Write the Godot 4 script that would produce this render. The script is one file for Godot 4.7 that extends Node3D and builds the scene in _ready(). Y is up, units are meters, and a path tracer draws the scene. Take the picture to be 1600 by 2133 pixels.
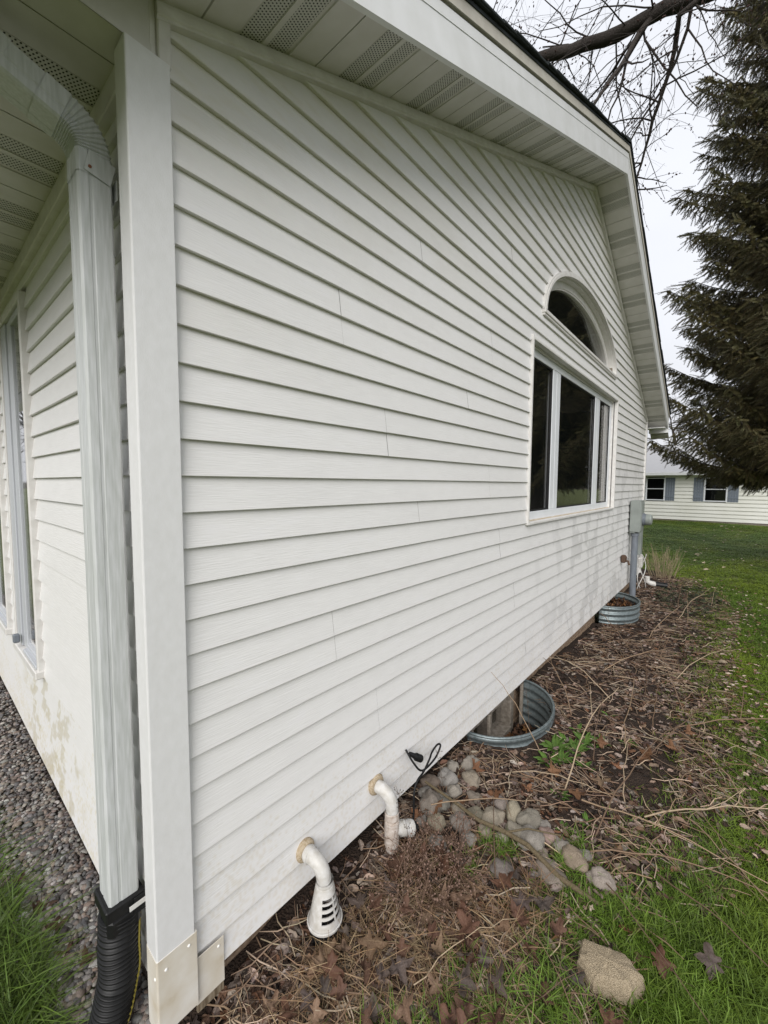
extends Node3D
# A white vinyl-sided gable house seen from its corner on an overcast day in early spring.
# x runs along the gable wall, y is up (0 = bottom edge of the siding), z points out of the gable wall.

const CO := 0.1016            # exposure of one siding course
const LX := 0.078             # gable siding starts at the corner post
const RX := 7.755             # far corner of the gable wall
const RIDGE := Vector2(4.045, 4.377)
const SL := 0.4225            # left and right roof slopes
const SR := 0.478
const OH := 0.265             # rake overhang
const WC := 4.03              # axis of the gable windows
const ARCH_A := 1.24
const ARCH_B := 0.56
const ARCH_Y := 2.835

var rng := RandomNumberGenerator.new()
var noise := FastNoiseLite.new()
var noise2 := FastNoiseLite.new()
var M := {}
var used := {}

# ------------------------------------------------------------------ mesh builder
class MB:
	var v := PackedVector3Array()
	var n := PackedVector3Array()
	var uv := PackedVector2Array()
	var uv2 := PackedVector2Array()
	var c := PackedColorArray()
	var ix := PackedInt32Array()
	var col := Color.WHITE

	func vert(p: Vector3, nn: Vector3, t := Vector2.ZERO, t2 := Vector2.ZERO) -> int:
		v.append(p); n.append(nn); uv.append(t); uv2.append(t2); c.append(col)
		return v.size() - 1

	func tri(a: Vector3, b: Vector3, d: Vector3) -> void:   # counter-clockwise seen from outside
		var nn := (b - a).cross(d - a).normalized()
		var i := vert(a, nn, Vector2(a.x + a.z, a.y)); vert(b, nn, Vector2(b.x + b.z, b.y)); vert(d, nn, Vector2(d.x + d.z, d.y))
		ix.append_array([i, i + 2, i + 1])

	func quad(a: Vector3, b: Vector3, d: Vector3, e: Vector3, ta := Vector2.ZERO, tb := Vector2.RIGHT, td := Vector2.ONE, te := Vector2.DOWN) -> void:
		var nn := (d - a).cross(e - b).normalized()
		var i := vert(a, nn, ta); vert(b, nn, tb); vert(d, nn, td); vert(e, nn, te)
		ix.append_array([i, i + 2, i + 1, i, i + 3, i + 2])

	func qi(a: int, b: int, d: int, e: int) -> void:
		ix.append_array([a, d, b, a, e, d])

	# chamfered box
	func box(ce: Vector3, s: Vector3, bev := 0.002, bs := Basis.IDENTITY) -> void:
		var h := s * 0.5
		var b: float = min(bev, min(h.x, min(h.y, h.z)) * 0.6)
		var P := func(sx: float, sy: float, sz: float, k: int) -> Vector3:
			var q := Vector3(sx * (h.x - (b if k != 0 else 0.0)), sy * (h.y - (b if k != 1 else 0.0)), sz * (h.z - (b if k != 2 else 0.0)))
			return ce + bs * q
		var face := func(a: Vector3, bb: Vector3, d: Vector3, e: Vector3) -> void:
			var nn := (d - a).cross(e - bb)
			var mid := (a + bb + d + e) * 0.25 - ce
			var w := s.x + s.z
			if nn.dot(mid) >= 0.0:
				quad(a, bb, d, e, Vector2(a.x + a.z, a.y), Vector2(bb.x + bb.z, bb.y), Vector2(d.x + d.z, d.y), Vector2(e.x + e.z, e.y))
			else:
				quad(a, e, d, bb, Vector2(a.x + a.z, a.y), Vector2(e.x + e.z, e.y), Vector2(d.x + d.z, d.y), Vector2(bb.x + bb.z, bb.y))
		for sg in [-1.0, 1.0]:
			face.call(P.call(sg, -1, -1, 0), P.call(sg, 1, -1, 0), P.call(sg, 1, 1, 0), P.call(sg, -1, 1, 0))
			face.call(P.call(-1, sg, -1, 1), P.call(1, sg, -1, 1), P.call(1, sg, 1, 1), P.call(-1, sg, 1, 1))
			face.call(P.call(-1, -1, sg, 2), P.call(1, -1, sg, 2), P.call(1, 1, sg, 2), P.call(-1, 1, sg, 2))
		if b > 0.0:
			for s1 in [-1.0, 1.0]:
				for s2 in [-1.0, 1.0]:
					face.call(P.call(s1, s2, -1, 0), P.call(s1, s2, 1, 0), P.call(s1, s2, 1, 1), P.call(s1, s2, -1, 1))
					face.call(P.call(s1, -1, s2, 0), P.call(s1, 1, s2, 0), P.call(s1, 1, s2, 2), P.call(s1, -1, s2, 2))
					face.call(P.call(-1, s1, s2, 1), P.call(1, s1, s2, 1), P.call(1, s1, s2, 2), P.call(-1, s1, s2, 2))
					for s3 in [-1.0, 1.0]:
						var a: Vector3 = P.call(s1, s2, s3, 0)
						var bb: Vector3 = P.call(s1, s2, s3, 1)
						var d: Vector3 = P.call(s1, s2, s3, 2)
						if (bb - a).cross(d - a).dot(a - ce) >= 0.0: tri(a, bb, d)
						else: tri(a, d, bb)

	func span(a: Vector3, b: Vector3, bev := 0.002) -> void:   # box between two corners
		box((a + b) * 0.5, (b - a).abs(), bev)

	# round tube through points
	func tube(p: PackedVector3Array, r: PackedFloat32Array, sides := 8, caps := true) -> void:
		var t := (p[1] - p[0]).normalized()
		var up := Vector3.UP if absf(t.y) < 0.9 else Vector3.RIGHT
		var a := t.cross(up).normalized()
		var base := v.size()
		var dist := 0.0
		for i in p.size():
			var d: Vector3
			if i == 0: d = p[1] - p[0]
			elif i == p.size() - 1: d = p[i] - p[i - 1]
			else: d = p[i + 1] - p[i - 1]
			d = d.normalized()
			a = (a - d * a.dot(d)).normalized()
			var b := d.cross(a)
			if i > 0: dist += p[i].distance_to(p[i - 1])
			var i0 := maxi(i - 1, 0)
			var i1 := mini(i + 1, p.size() - 1)
			var slope := (r[i1] - r[i0]) / maxf(p[i1].distance_to(p[i0]), 1e-6)
			for k in sides + 1:
				var an := TAU * k / sides
				var o := a * cos(an) + b * sin(an)
				vert(p[i] + o * r[i], (o - d * slope).normalized(), Vector2(float(k) / sides * r[i] * TAU, dist))
		var w := sides + 1
		for i in p.size() - 1:
			for k in sides:
				var q := base + i * w + k
				qi(q, q + w, q + w + 1, q + 1) if false else qi(q, q + 1, q + w + 1, q + w)
		if caps:
			for e in [0, p.size() - 1]:
				var d2: Vector3 = (p[0] - p[1]) if e == 0 else (p[e] - p[e - 1])
				d2 = d2.normalized()
				var ci := vert(p[e], d2)
				var first := v.size()
				for k in sides + 1:
					vert(v[base + e * w + k], d2)
				for k in sides:
					if e == 0: ix.append_array([ci, first + k, first + k + 1])
					else: ix.append_array([ci, first + k + 1, first + k])

	# sweep of a closed 2D profile (x, y) along frames, flat faces round the profile
	func sweep(prof: PackedVector2Array, frames: Array, smooth := false, caps := true) -> void:
		var m := prof.size()
		for k in m:
			var a := prof[k]
			var b := prof[(k + 1) % m]
			var base := v.size()
			for i in frames.size():
				var f: Transform3D = frames[i]
				var e := (b - a).normalized()
				var nn := (f.basis.orthonormalized() * Vector3(e.y, -e.x, 0)).normalized()
				vert(f * Vector3(a.x, a.y, 0), nn, Vector2(a.x + a.y, f.origin.y), Vector2.ZERO)
				vert(f * Vector3(b.x, b.y, 0), nn, Vector2(b.x + b.y, f.origin.y), Vector2.ZERO)
			for i in frames.size() - 1:
				var q := base + i * 2
				qi(q, q + 1, q + 3, q + 2)
		if caps:
			for e in [0, frames.size() - 1]:
				var f: Transform3D = frames[e]
				var tris := Geometry2D.triangulate_polygon(prof)
				var nn := f.basis.orthonormalized().z * (-1.0 if e == 0 else 1.0)
				var first := v.size()
				for q in prof: vert(f * Vector3(q.x, q.y, 0), nn)
				for k in range(0, tris.size(), 3):
					var A := v[first + tris[k]]
					var B := v[first + tris[k + 1]]
					var D := v[first + tris[k + 2]]
					if (B - A).cross(D - A).dot(nn) > 0: ix.append_array([first + tris[k], first + tris[k + 2], first + tris[k + 1]])
					else: ix.append_array([first + tris[k], first + tris[k + 1], first + tris[k + 2]])

	# lathe round the y axis of a transform: profile of (radius, height)
	func lathe(prof: PackedVector2Array, sides := 24, at := Transform3D.IDENTITY, flat := false) -> void:
		for i in prof.size() - 1:
			var a := prof[i]
			var b := prof[i + 1]
			var e := (b - a).normalized()
			var base := v.size()
			for k in sides + 1:
				var an := TAU * k / sides
				var dir := Vector3(cos(an), 0, sin(an))
				var nn := (at.basis * (dir * e.y + Vector3(0, -e.x, 0))).normalized()
				vert(at * (dir * a.x + Vector3(0, a.y, 0)), nn, Vector2(float(k) / sides, a.y))
				vert(at * (dir * b.x + Vector3(0, b.y, 0)), nn, Vector2(float(k) / sides, b.y))
			for k in sides:
				var q := base + k * 2
				ix.append_array([q, q + 2, q + 1, q + 2, q + 3, q + 1])

	func mesh(with_color := false) -> ArrayMesh:
		var am := ArrayMesh.new()
		add_to(am, with_color)
		return am

	func add_to(am: ArrayMesh, with_color := false) -> void:
		var ar := []
		ar.resize(Mesh.ARRAY_MAX)
		ar[Mesh.ARRAY_VERTEX] = v
		ar[Mesh.ARRAY_NORMAL] = n
		ar[Mesh.ARRAY_TEX_UV] = uv
		ar[Mesh.ARRAY_TEX_UV2] = uv2
		if with_color: ar[Mesh.ARRAY_COLOR] = c
		ar[Mesh.ARRAY_INDEX] = ix
		am.add_surface_from_arrays(Mesh.PRIMITIVE_TRIANGLES, ar)

# ------------------------------------------------------------------ nodes
func numbered(called: String) -> String:
	var k: int = used.get(called, 0)
	used[called] = k + 1
	return called if k == 0 else "%s_%03d" % [called, k]

func tag(o: Node, label: String, category: String, group := "", kind := "") -> Node:
	if label: o.set_meta("label", label)
	if category: o.set_meta("category", category)
	if group: o.set_meta("group", group)
	if kind: o.set_meta("kind", kind)
	return o

func thing(called: String, label: String, category: String, group := "", at := Vector3.ZERO) -> Node3D:
	var o := Node3D.new()
	o.name = numbered(called)
	add_child(o)
	o.position = at
	tag(o, label, category, group)
	return o

func put(called: String, mesh: Mesh, mat: Material, parent: Node = null, x := Transform3D.IDENTITY) -> MeshInstance3D:
	var o := MeshInstance3D.new()
	o.mesh = mesh
	if mat: o.material_override = mat
	o.transform = x
	if parent == null:
		o.name = numbered(called)
		add_child(o)
	else:
		o.name = called
		parent.add_child(o, true)
	return o

func many(called: String, mesh: Mesh, mat: Material, xs: Array, cs: Array, parent: Node = null) -> MultiMeshInstance3D:
	var mm := MultiMesh.new()
	mm.transform_format = MultiMesh.TRANSFORM_3D
	mm.use_colors = true
	mm.mesh = mesh
	mm.instance_count = xs.size()
	for i in xs.size():
		mm.set_instance_transform(i, xs[i])
		mm.set_instance_color(i, cs[i])
	var o := MultiMeshInstance3D.new()
	o.multimesh = mm
	o.material_override = mat
	if parent == null:
		o.name = numbered(called)
		add_child(o)
	else:
		o.name = called
		parent.add_child(o, true)
	o.set_meta("kind", "stuff")
	return o

# ------------------------------------------------------------------ materials
func rgb(r: float, g: float, b: float) -> Color:
	return Color(r / 255.0, g / 255.0, b / 255.0)

func lin(r: float, g: float, b: float) -> Color:
	return Color(r / 255.0, g / 255.0, b / 255.0).srgb_to_linear()

func noise_tex(freq: float, lo: Color, hi: Color, size := 512, oct := 4, sd := 1, mid := 0.5, kind := FastNoiseLite.TYPE_SIMPLEX_SMOOTH) -> NoiseTexture2D:
	var f := FastNoiseLite.new()
	f.seed = sd
	f.noise_type = kind
	f.frequency = freq
	f.fractal_octaves = oct
	var t := NoiseTexture2D.new()
	t.width = size
	t.height = size
	t.seamless = true
	t.noise = f
	var g := Gradient.new()
	g.set_color(0, lo)
	g.set_color(1, hi)
	if mid != 0.5: g.add_point(mid, lo.lerp(hi, 0.5))
	t.color_ramp = g
	return t

func sm(albedo: Color, rough := 0.6, tex: Texture2D = null, uvs := Vector3.ONE, tri := false) -> StandardMaterial3D:
	var m := StandardMaterial3D.new()
	m.albedo_color = albedo
	m.roughness = rough
	m.metallic_specular = 0.4
	m.cull_mode = BaseMaterial3D.CULL_DISABLED
	if tex:
		m.albedo_texture = tex
		m.uv1_scale = uvs
		if tri:
			m.uv1_triplanar = true
			m.uv1_world_triplanar = true
	return m

func bump(m: StandardMaterial3D, t: Texture2D, cm: float) -> StandardMaterial3D:
	m.heightmap_enabled = true
	m.heightmap_texture = t
	m.heightmap_scale = cm
	return m

func vcol(m: StandardMaterial3D) -> StandardMaterial3D:
	m.vertex_color_use_as_albedo = true
	return m

func ss(a: float, b: float, x: float) -> float:
	return smoothstep(a, b, x)

# weathering of a wall, drawn in wall coordinates: algae film, grey run marks, splashed soil
func wall_stain(w: float, h: float, pxm: float, gable: bool) -> ImageTexture:
	var W := int(w * pxm)
	var H := int(h * pxm)
	var im := Image.create(W, H, false, Image.FORMAT_RGB8)
	var na := FastNoiseLite.new(); na.seed = 5; na.frequency = 1.1; na.fractal_octaves = 4
	var nb := FastNoiseLite.new(); nb.seed = 9; nb.frequency = 3.4; nb.fractal_octaves = 4
	var nc := FastNoiseLite.new(); nc.seed = 13; nc.frequency = 22.0; nc.fractal_octaves = 2
	for j in H:
		var y := h - (j + 0.5) / pxm
		var k := floorf(y / CO)
		var fy := y / CO - k
		for i in W:
			var s := (i + 0.5) / pxm
			var a := na.get_noise_2d(s * 0.6 + k * 0.35, y * 0.8)
			var f := nc.get_noise_2d(s * 0.3, y)
			var r := 1.0 - 0.018 * clampf(a + 0.3, 0, 1) + f * 0.012
			var g := r
			var b := r - 0.004
			if gable:
				# thin algae film in clouds under the rake
				var top: float = (RIDGE.y - SL * (RIDGE.x - s)) if s < RIDGE.x else (RIDGE.y - SR * (s - RIDGE.x))
				var film := ss(-0.15, 0.45, a) * ss(1.3, 0.1, top - y) * 0.35 + ss(0.1, 0.6, f) * ss(0.5, 0.05, top - y) * 0.4
				r -= 0.06 * film; g -= 0.07 * film; b -= 0.115 * film
				# grey run marks and rubbed clean patches low on the far half
				var e := nb.get_noise_2d(s * 0.8, y * 0.45 + 7.0)
				var zone := ss(2.2, 4.2, s) * ss(2.5, 1.1, y)
				var mark := ss(0.08, 0.22, e) * zone
				r -= 0.075 * mark; g -= 0.075 * mark; b -= 0.075 * mark
				# soil splashed on the lowest boards: specks that thin out upwards, a few runs
				var th := lerpf(0.05, 0.55, clampf(y / 0.38, 0, 1))
				var sp := ss(th, th + 0.12, nc.get_noise_2d(s * 3.0 + 40.0, y * 2.6) + 0.5 * nb.get_noise_2d(s * 1.4, y)) * (1.0 if y < 0.4 else 0.0)
				r -= 0.03 * sp; g -= 0.042 * sp; b -= 0.065 * sp
			else:
				var th2 := lerpf(0.0, 0.6, clampf(y / 0.45, 0, 1))
				var sp2 := ss(th2, th2 + 0.15, nc.get_noise_2d(s * 2.6 + 11.0, y * 2.4) + 0.7 * nb.get_noise_2d(s * 1.1, y * 1.2)) * (1.0 if y < 0.5 else 0.0)
				r -= 0.035 * sp2; g -= 0.05 * sp2; b -= 0.10 * sp2
				# dirty water marks below the near window
				var e2 := nb.get_noise_2d(s * 1.5 + 11.0, y * 1.1 + 3.0) + 0.35 * f
				var wm := ss(0.10, 0.22, e2) * ss(0.7, 1.0, s) * ss(2.2, 1.8, s) * (1.0 if y < 0.52 else 0.0)
				r -= 0.085 * wm; g -= 0.10 * wm; b -= 0.145 * wm
			# faint dust caught in the emboss at the top of each board
			if fy > 0.8: b -= 0.003
			im.set_pixel(i, j, Color(clampf(r, 0, 1), clampf(g, 0, 1), clampf(b, 0, 1)))
	return ImageTexture.create_from_image(im)

func hole_tex() -> ImageTexture:
	var im := Image.create(64, 64, false, Image.FORMAT_RGB8)
	im.fill(Color(0.93, 0.94, 0.92))
	for hx in [16, 48]:
		for hy in ([8, 40] if hx == 16 else [24, 56]):
			for j in 64:
				for i in 64:
					var dx := float(posmod(i - hx + 32, 64) - 32)
					var dy := float(posmod(j - hy + 32, 64) - 32)
					var q := (dx + dy * 0.35) * (dx + dy * 0.35) / 80.0 + dy * dy / 42.0
					if q < 1.0: im.set_pixel(i, j, Color(0.05, 0.05, 0.045))
					elif q < 1.35: im.set_pixel(i, j, Color(0.5, 0.5, 0.48))
	return ImageTexture.create_from_image(im)

func make_materials() -> void:
	var grain := noise_tex(0.035, Color.BLACK, Color.WHITE, 512, 4, 3)
	var dust := noise_tex(0.02, Color(0.92, 0.91, 0.90), Color(1, 1, 1), 512, 5, 21)
	for side in ["gable", "front"]:
		var m := sm(rgb(224, 223, 223), 0.42)
		m.uv1_scale = Vector3(0.55, 9.0, 1)
		bump(m, grain, 0.05)
		m.detail_enabled = true
		m.detail_blend_mode = BaseMaterial3D.BLEND_MODE_MUL
		m.detail_uv_layer = BaseMaterial3D.DETAIL_UV_2
		m.detail_albedo = wall_stain(8.0, 4.8, 110.0, true) if side == "gable" else wall_stain(6.0, 2.8, 110.0, false)
		M["siding_" + side] = m
	M.trim = bump(sm(rgb(222, 221, 219), 0.45, dust, Vector3(1.3, 1.3, 1.3), true), dust, 0.02)
	M.post = bump(sm(rgb(223, 223, 224), 0.4, noise_tex(0.03, Color(0.965, 0.965, 0.96), Color(1, 1, 1), 512, 6, 33), Vector3(2.2, 1.2, 2.2), true), noise_tex(0.2, Color.BLACK, Color.WHITE, 512, 2, 34), 0.02)
	M.patch = sm(rgb(220, 217, 211), 0.55, noise_tex(0.012, Color(0.84, 0.79, 0.70), Color(1, 1, 1), 512, 6, 8, 0.3), Vector3(1.1, 1.1, 1.1), true)
	M.rivet = sm(rgb(238, 238, 235), 0.3)
	M.spout = bump(sm(rgb(206, 208, 210), 0.42, noise_tex(0.02, Color(0.86, 0.87, 0.85), Color(1, 1, 1), 512, 5, 12), Vector3(9.0, 0.7, 9.0), true), dust, 0.02)
	M.soffit = sm(rgb(212, 210, 207), 0.5, noise_tex(0.012, Color(0.92, 0.92, 0.9), Color(1, 1, 1), 512, 4, 6), Vector3(1.1, 1.1, 1.1), true)
	M.perf = sm(rgb(210, 208, 205), 0.6, hole_tex(), Vector3(1, 1, 1))
	M.fascia = bump(sm(rgb(226, 227, 229), 0.4, noise_tex(0.01, Color(0.94, 0.94, 0.93), Color(1, 1, 1), 512, 5, 17), Vector3(0.9, 0.9, 0.9), true), dust, 0.02)
	M.shingle = bump(sm(rgb(62, 68, 70), 0.95, noise_tex(0.25, Color(0.45, 0.47, 0.48), Color(1, 1, 1), 512, 3, 2), Vector3(3, 3, 3), true), noise_tex(0.3, Color.BLACK, Color.WHITE, 512, 2, 4), 0.15)
	M.drip = sm(rgb(196, 192, 182), 0.5, dust, Vector3(1, 1, 1), true)
	M.dark = sm(rgb(38, 36, 34), 0.9)
	M.sheath = sm(rgb(120, 112, 100), 0.9)
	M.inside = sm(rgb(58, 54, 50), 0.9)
	M.frame = sm(rgb(224, 227, 231), 0.35, noise_tex(0.01, Color(0.95, 0.95, 0.95), Color(1, 1, 1), 256, 4, 41), Vector3(1.4, 1.4, 1.4), true)
	M.conduit_pale = sm(rgb(186, 189, 194), 0.4)
	M.gasket = sm(rgb(28, 28, 30), 0.6)
	M.sill = sm(rgb(205, 196, 180), 0.6, noise_tex(0.03, Color(0.75, 0.7, 0.62), Color(1, 1, 1), 256, 4, 42), Vector3(1.5, 4, 4), true)
	var gl := StandardMaterial3D.new()
	gl.transparency = BaseMaterial3D.TRANSPARENCY_ALPHA
	gl.albedo_color = Color(0.3, 0.34, 0.34, 0.03)
	gl.roughness = 0.0
	gl.metallic_specular = 0.6
	gl.cull_mode = BaseMaterial3D.CULL_DISABLED
	M.glass = gl
	M.curtain = sm(rgb(168, 168, 166), 0.9)
	M.block = bump(sm(rgb(168, 148, 128), 0.9, noise_tex(0.03, Color(0.66, 0.62, 0.58), Color(1, 1, 1), 512, 5, 51), Vector3(1.6, 1.6, 1.6), true), noise_tex(0.12, Color.BLACK, Color.WHITE, 512, 4, 52), 0.25)
	M.mortar = bump(sm(rgb(128, 116, 102), 0.95), noise_tex(0.12, Color.BLACK, Color.WHITE, 512, 4, 53), 0.2)
	var gv := bump(sm(rgb(150, 158, 160), 0.45, noise_tex(0.03, Color(0.62, 0.66, 0.66), Color(1, 1, 1), 512, 5, 61), Vector3(2.2, 2.2, 2.2), true), noise_tex(0.05, Color.BLACK, Color.WHITE, 512, 3, 62), 0.05)
	gv.metallic = 0.55
	M.galv = gv
	M.concrete = bump(sm(rgb(160, 152, 142), 0.95, noise_tex(0.04, Color(0.7, 0.68, 0.65), Color(1, 1, 1), 256, 4, 63), Vector3(2, 2, 2), true), noise_tex(0.12, Color.BLACK, Color.WHITE, 256, 4, 64), 0.2)
	M.wood = bump(sm(rgb(150, 138, 120), 0.85, noise_tex(0.02, Color(0.6, 0.56, 0.5), Color(1, 1, 1), 512, 4, 65), Vector3(8, 1, 8), true), grain, 0.1)
	M.pvc = sm(rgb(222, 222, 222), 0.35, noise_tex(0.02, Color(0.80, 0.78, 0.74), Color(1, 1, 1), 256, 4, 66), Vector3(5, 5, 5), true)
	M.pvc_dirty = sm(rgb(222, 216, 210), 0.45, noise_tex(0.02, Color(0.58, 0.5, 0.44), Color(1, 1, 1), 256, 5, 67, 0.3), Vector3(8, 8, 8), true)
	M.caulk = bump(sm(rgb(204, 192, 172), 0.8, noise_tex(0.05, Color(0.7, 0.64, 0.55), Color(1, 1, 1), 256, 4, 68), Vector3(9, 9, 9), true), noise_tex(0.08, Color.BLACK, Color.WHITE, 256, 3, 69), 0.15)
	M.rubber = sm(rgb(30, 31, 33), 0.45, noise_tex(0.04, Color(0.7, 0.7, 0.7), Color(1.0, 0.98, 0.95), 256, 4, 70), Vector3(6, 6, 6), true)
	M.stripe = sm(rgb(150, 138, 62), 0.6)
	M.meter = sm(rgb(142, 148, 144), 0.45, noise_tex(0.01, Color(0.9, 0.9, 0.9), Color(1, 1, 1), 256, 4, 71), Vector3(2, 2, 2), true)
	M.conduit = sm(rgb(120, 126, 134), 0.45, noise_tex(0.02, Color(0.86, 0.86, 0.86), Color(1, 1, 1), 256, 4, 72), Vector3(4, 1, 4), true)
	M.brown_metal = sm(rgb(84, 66, 54), 0.6)
	M.soil = bump(sm(Color.WHITE, 0.97, noise_tex(0.05, rgb(42, 34, 29), rgb(76, 62, 52), 1024, 5, 81), Vector3(0.9, 0.9, 0.9), true), noise_tex(0.09, Color.BLACK, Color.WHITE, 1024, 5, 82), 1.6)
	M.lawn = bump(sm(Color.WHITE, 0.95, noise_tex(0.02, rgb(58, 66, 30), rgb(112, 120, 62), 1024, 6, 83), Vector3(0.35, 0.35, 0.35), true), noise_tex(0.12, Color.BLACK, Color.WHITE, 1024, 4, 84), 2.0)
	M.gravel_base = bump(sm(Color.WHITE, 0.95, noise_tex(0.06, rgb(62, 56, 52), rgb(112, 104, 98), 512, 4, 85), Vector3(3, 3, 3), true), noise_tex(0.1, Color.BLACK, Color.WHITE, 512, 4, 86), 1.0)
	M.stone = bump(vcol(sm(Color.WHITE, 0.75, noise_tex(0.06, Color(0.62, 0.6, 0.58), Color(1, 1, 1), 512, 5, 91), Vector3(7, 7, 7), true)), noise_tex(0.12, Color.BLACK, Color.WHITE, 512, 4, 92), 0.12)
	M.pebble = vcol(sm(Color.WHITE, 0.7, noise_tex(0.05, Color(0.7, 0.7, 0.7), Color(1, 1, 1), 256, 4, 93), Vector3(14, 14, 14), true))
	var gr := vcol(sm(Color.WHITE, 0.55))
	gr.backlight_enabled = true
	gr.backlight = Color(0.5, 0.5, 0.5)
	M.grass = gr
	M.straw = vcol(sm(Color.WHITE, 0.8))
	M.leaf = vcol(sm(Color.WHITE, 0.7, noise_tex(0.03, Color(0.7, 0.66, 0.62), Color(1, 1, 1), 512, 5, 94), Vector3(9, 9, 9), true))
	M.twig = vcol(sm(Color.WHITE, 0.85))
	M.bark = bump(sm(rgb(82, 77, 74), 0.95, noise_tex(0.04, Color(0.55, 0.52, 0.5), Color(1, 1, 1), 512, 5, 95), Vector3(2.5, 1.0, 2.5), true), noise_tex(0.06, Color.BLACK, Color.WHITE, 512, 5, 96), 1.5)
	M.needle = vcol(sm(Color.WHITE, 0.6))
	M.nsiding = sm(rgb(228, 228, 222), 0.5, noise_tex(0.01, Color(0.95, 0.95, 0.93), Color(1, 1, 1), 256, 4, 97), Vector3(0.3, 0.3, 0.3), true)
	M.nroof = bump(sm(rgb(196, 196, 198), 0.9, noise_tex(0.1, Color(0.78, 0.78, 0.78), Color(1, 1, 1), 512, 4, 98), Vector3(1, 1, 1), true), noise_tex(0.2, Color.BLACK, Color.WHITE, 512, 3, 99), 0.3)
	M.shutter = sm(rgb(112, 120, 130), 0.6)
	M.rock = bump(sm(rgb(226, 212, 186), 0.9, noise_tex(0.11, Color(0.42, 0.38, 0.33), Color(1, 1, 1), 512, 5, 101), Vector3(5, 5, 5), true), noise_tex(0.1, Color.BLACK, Color.WHITE, 512, 5, 102), 0.6)
	M.rust = sm(rgb(130, 84, 60), 0.8)

# ------------------------------------------------------------------ shared shapes
func rake_y(x: float) -> float:
	return RIDGE.y - (SL * (RIDGE.x - x) if x < RIDGE.x else SR * (x - RIDGE.x))

func ground_y(x: float, z: float) -> float:
	var y := -0.22
	var ks := [[-0.2, -0.23], [0.15, -0.17], [0.6, -0.115], [1.3, -0.10], [2.2, -0.125], [3.1, -0.175], [5.0, -0.235], [7.5, -0.215], [10.0, -0.18]]
	if x >= 10.0: y = -0.18
	else:
		for i in ks.size() - 1:
			if x >= ks[i][0] and x < ks[i + 1][0]:
				y = lerpf(ks[i][1], ks[i + 1][1], ss(0, 1, (x - ks[i][0]) / (ks[i + 1][0] - ks[i][0])))
	if z < 0.0 and x < 0.15: y = lerpf(y, -0.11 + 0.25 * clampf(x + 0.25, -1.0, 0.0), ss(-0.05, -0.5, z))
	y -= 0.012 * clampf(z, 0, 3)
	var near := ss(16.0, 4.0, Vector2(x, z).length())
	y += (noise.get_noise_2d(x * 9.0, z * 9.0) * 0.016 + noise.get_noise_2d(x * 30.0, z * 30.0) * 0.008) * near
	y += noise2.get_noise_2d(x * 0.35, z * 0.35) * 0.05 * ss(7.0, 14.0, Vector2(x, z).length())
	# washed-out hollow under the outlet pipes
	y -= 0.02 * exp(-(pow((x - 0.45) / 0.35, 2) + pow((z - 0.02) / 0.13, 2)))
	return y

const BED := [[-0.3, 0.5], [0.15, 0.58], [0.6, 0.72], [0.95, 0.82], [1.20, 0.86], [1.45, 1.02], [1.81, 1.12], [2.06, 1.20], [2.76, 1.26], [3.36, 1.18], [4.3, 1.10], [5.4, 1.10], [6.85, 1.16], [7.67, 0.98], [8.8, 0.55], [9.2, 0.0]]
func bed_edge(x: float) -> float:
	if x < BED[0][0] or x > BED[-1][0]: return -1.0
	for i in BED.size() - 1:
		if x <= BED[i + 1][0]:
			return lerpf(BED[i][1], BED[i + 1][1], (x - BED[i][0]) / (BED[i + 1][0] - BED[i][0]))
	return -1.0

const WELLS := [[2.26, 0.45, 0.35, -0.045, -0.42], [5.60, 0.44, 0.36, 0.0, -0.11]]   # x, half width, depth, rim height, floor height
func in_well(x: float, z: float, grow := 1.0) -> bool:
	for w in WELLS:
		var dx: float = (x - w[0]) / (w[1] * grow)
		var dz: float = (z + 0.045) / (w[2] * grow)
		if dx * dx + dz * dz < 1.0 and z > -0.3: return true
	return false

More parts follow.
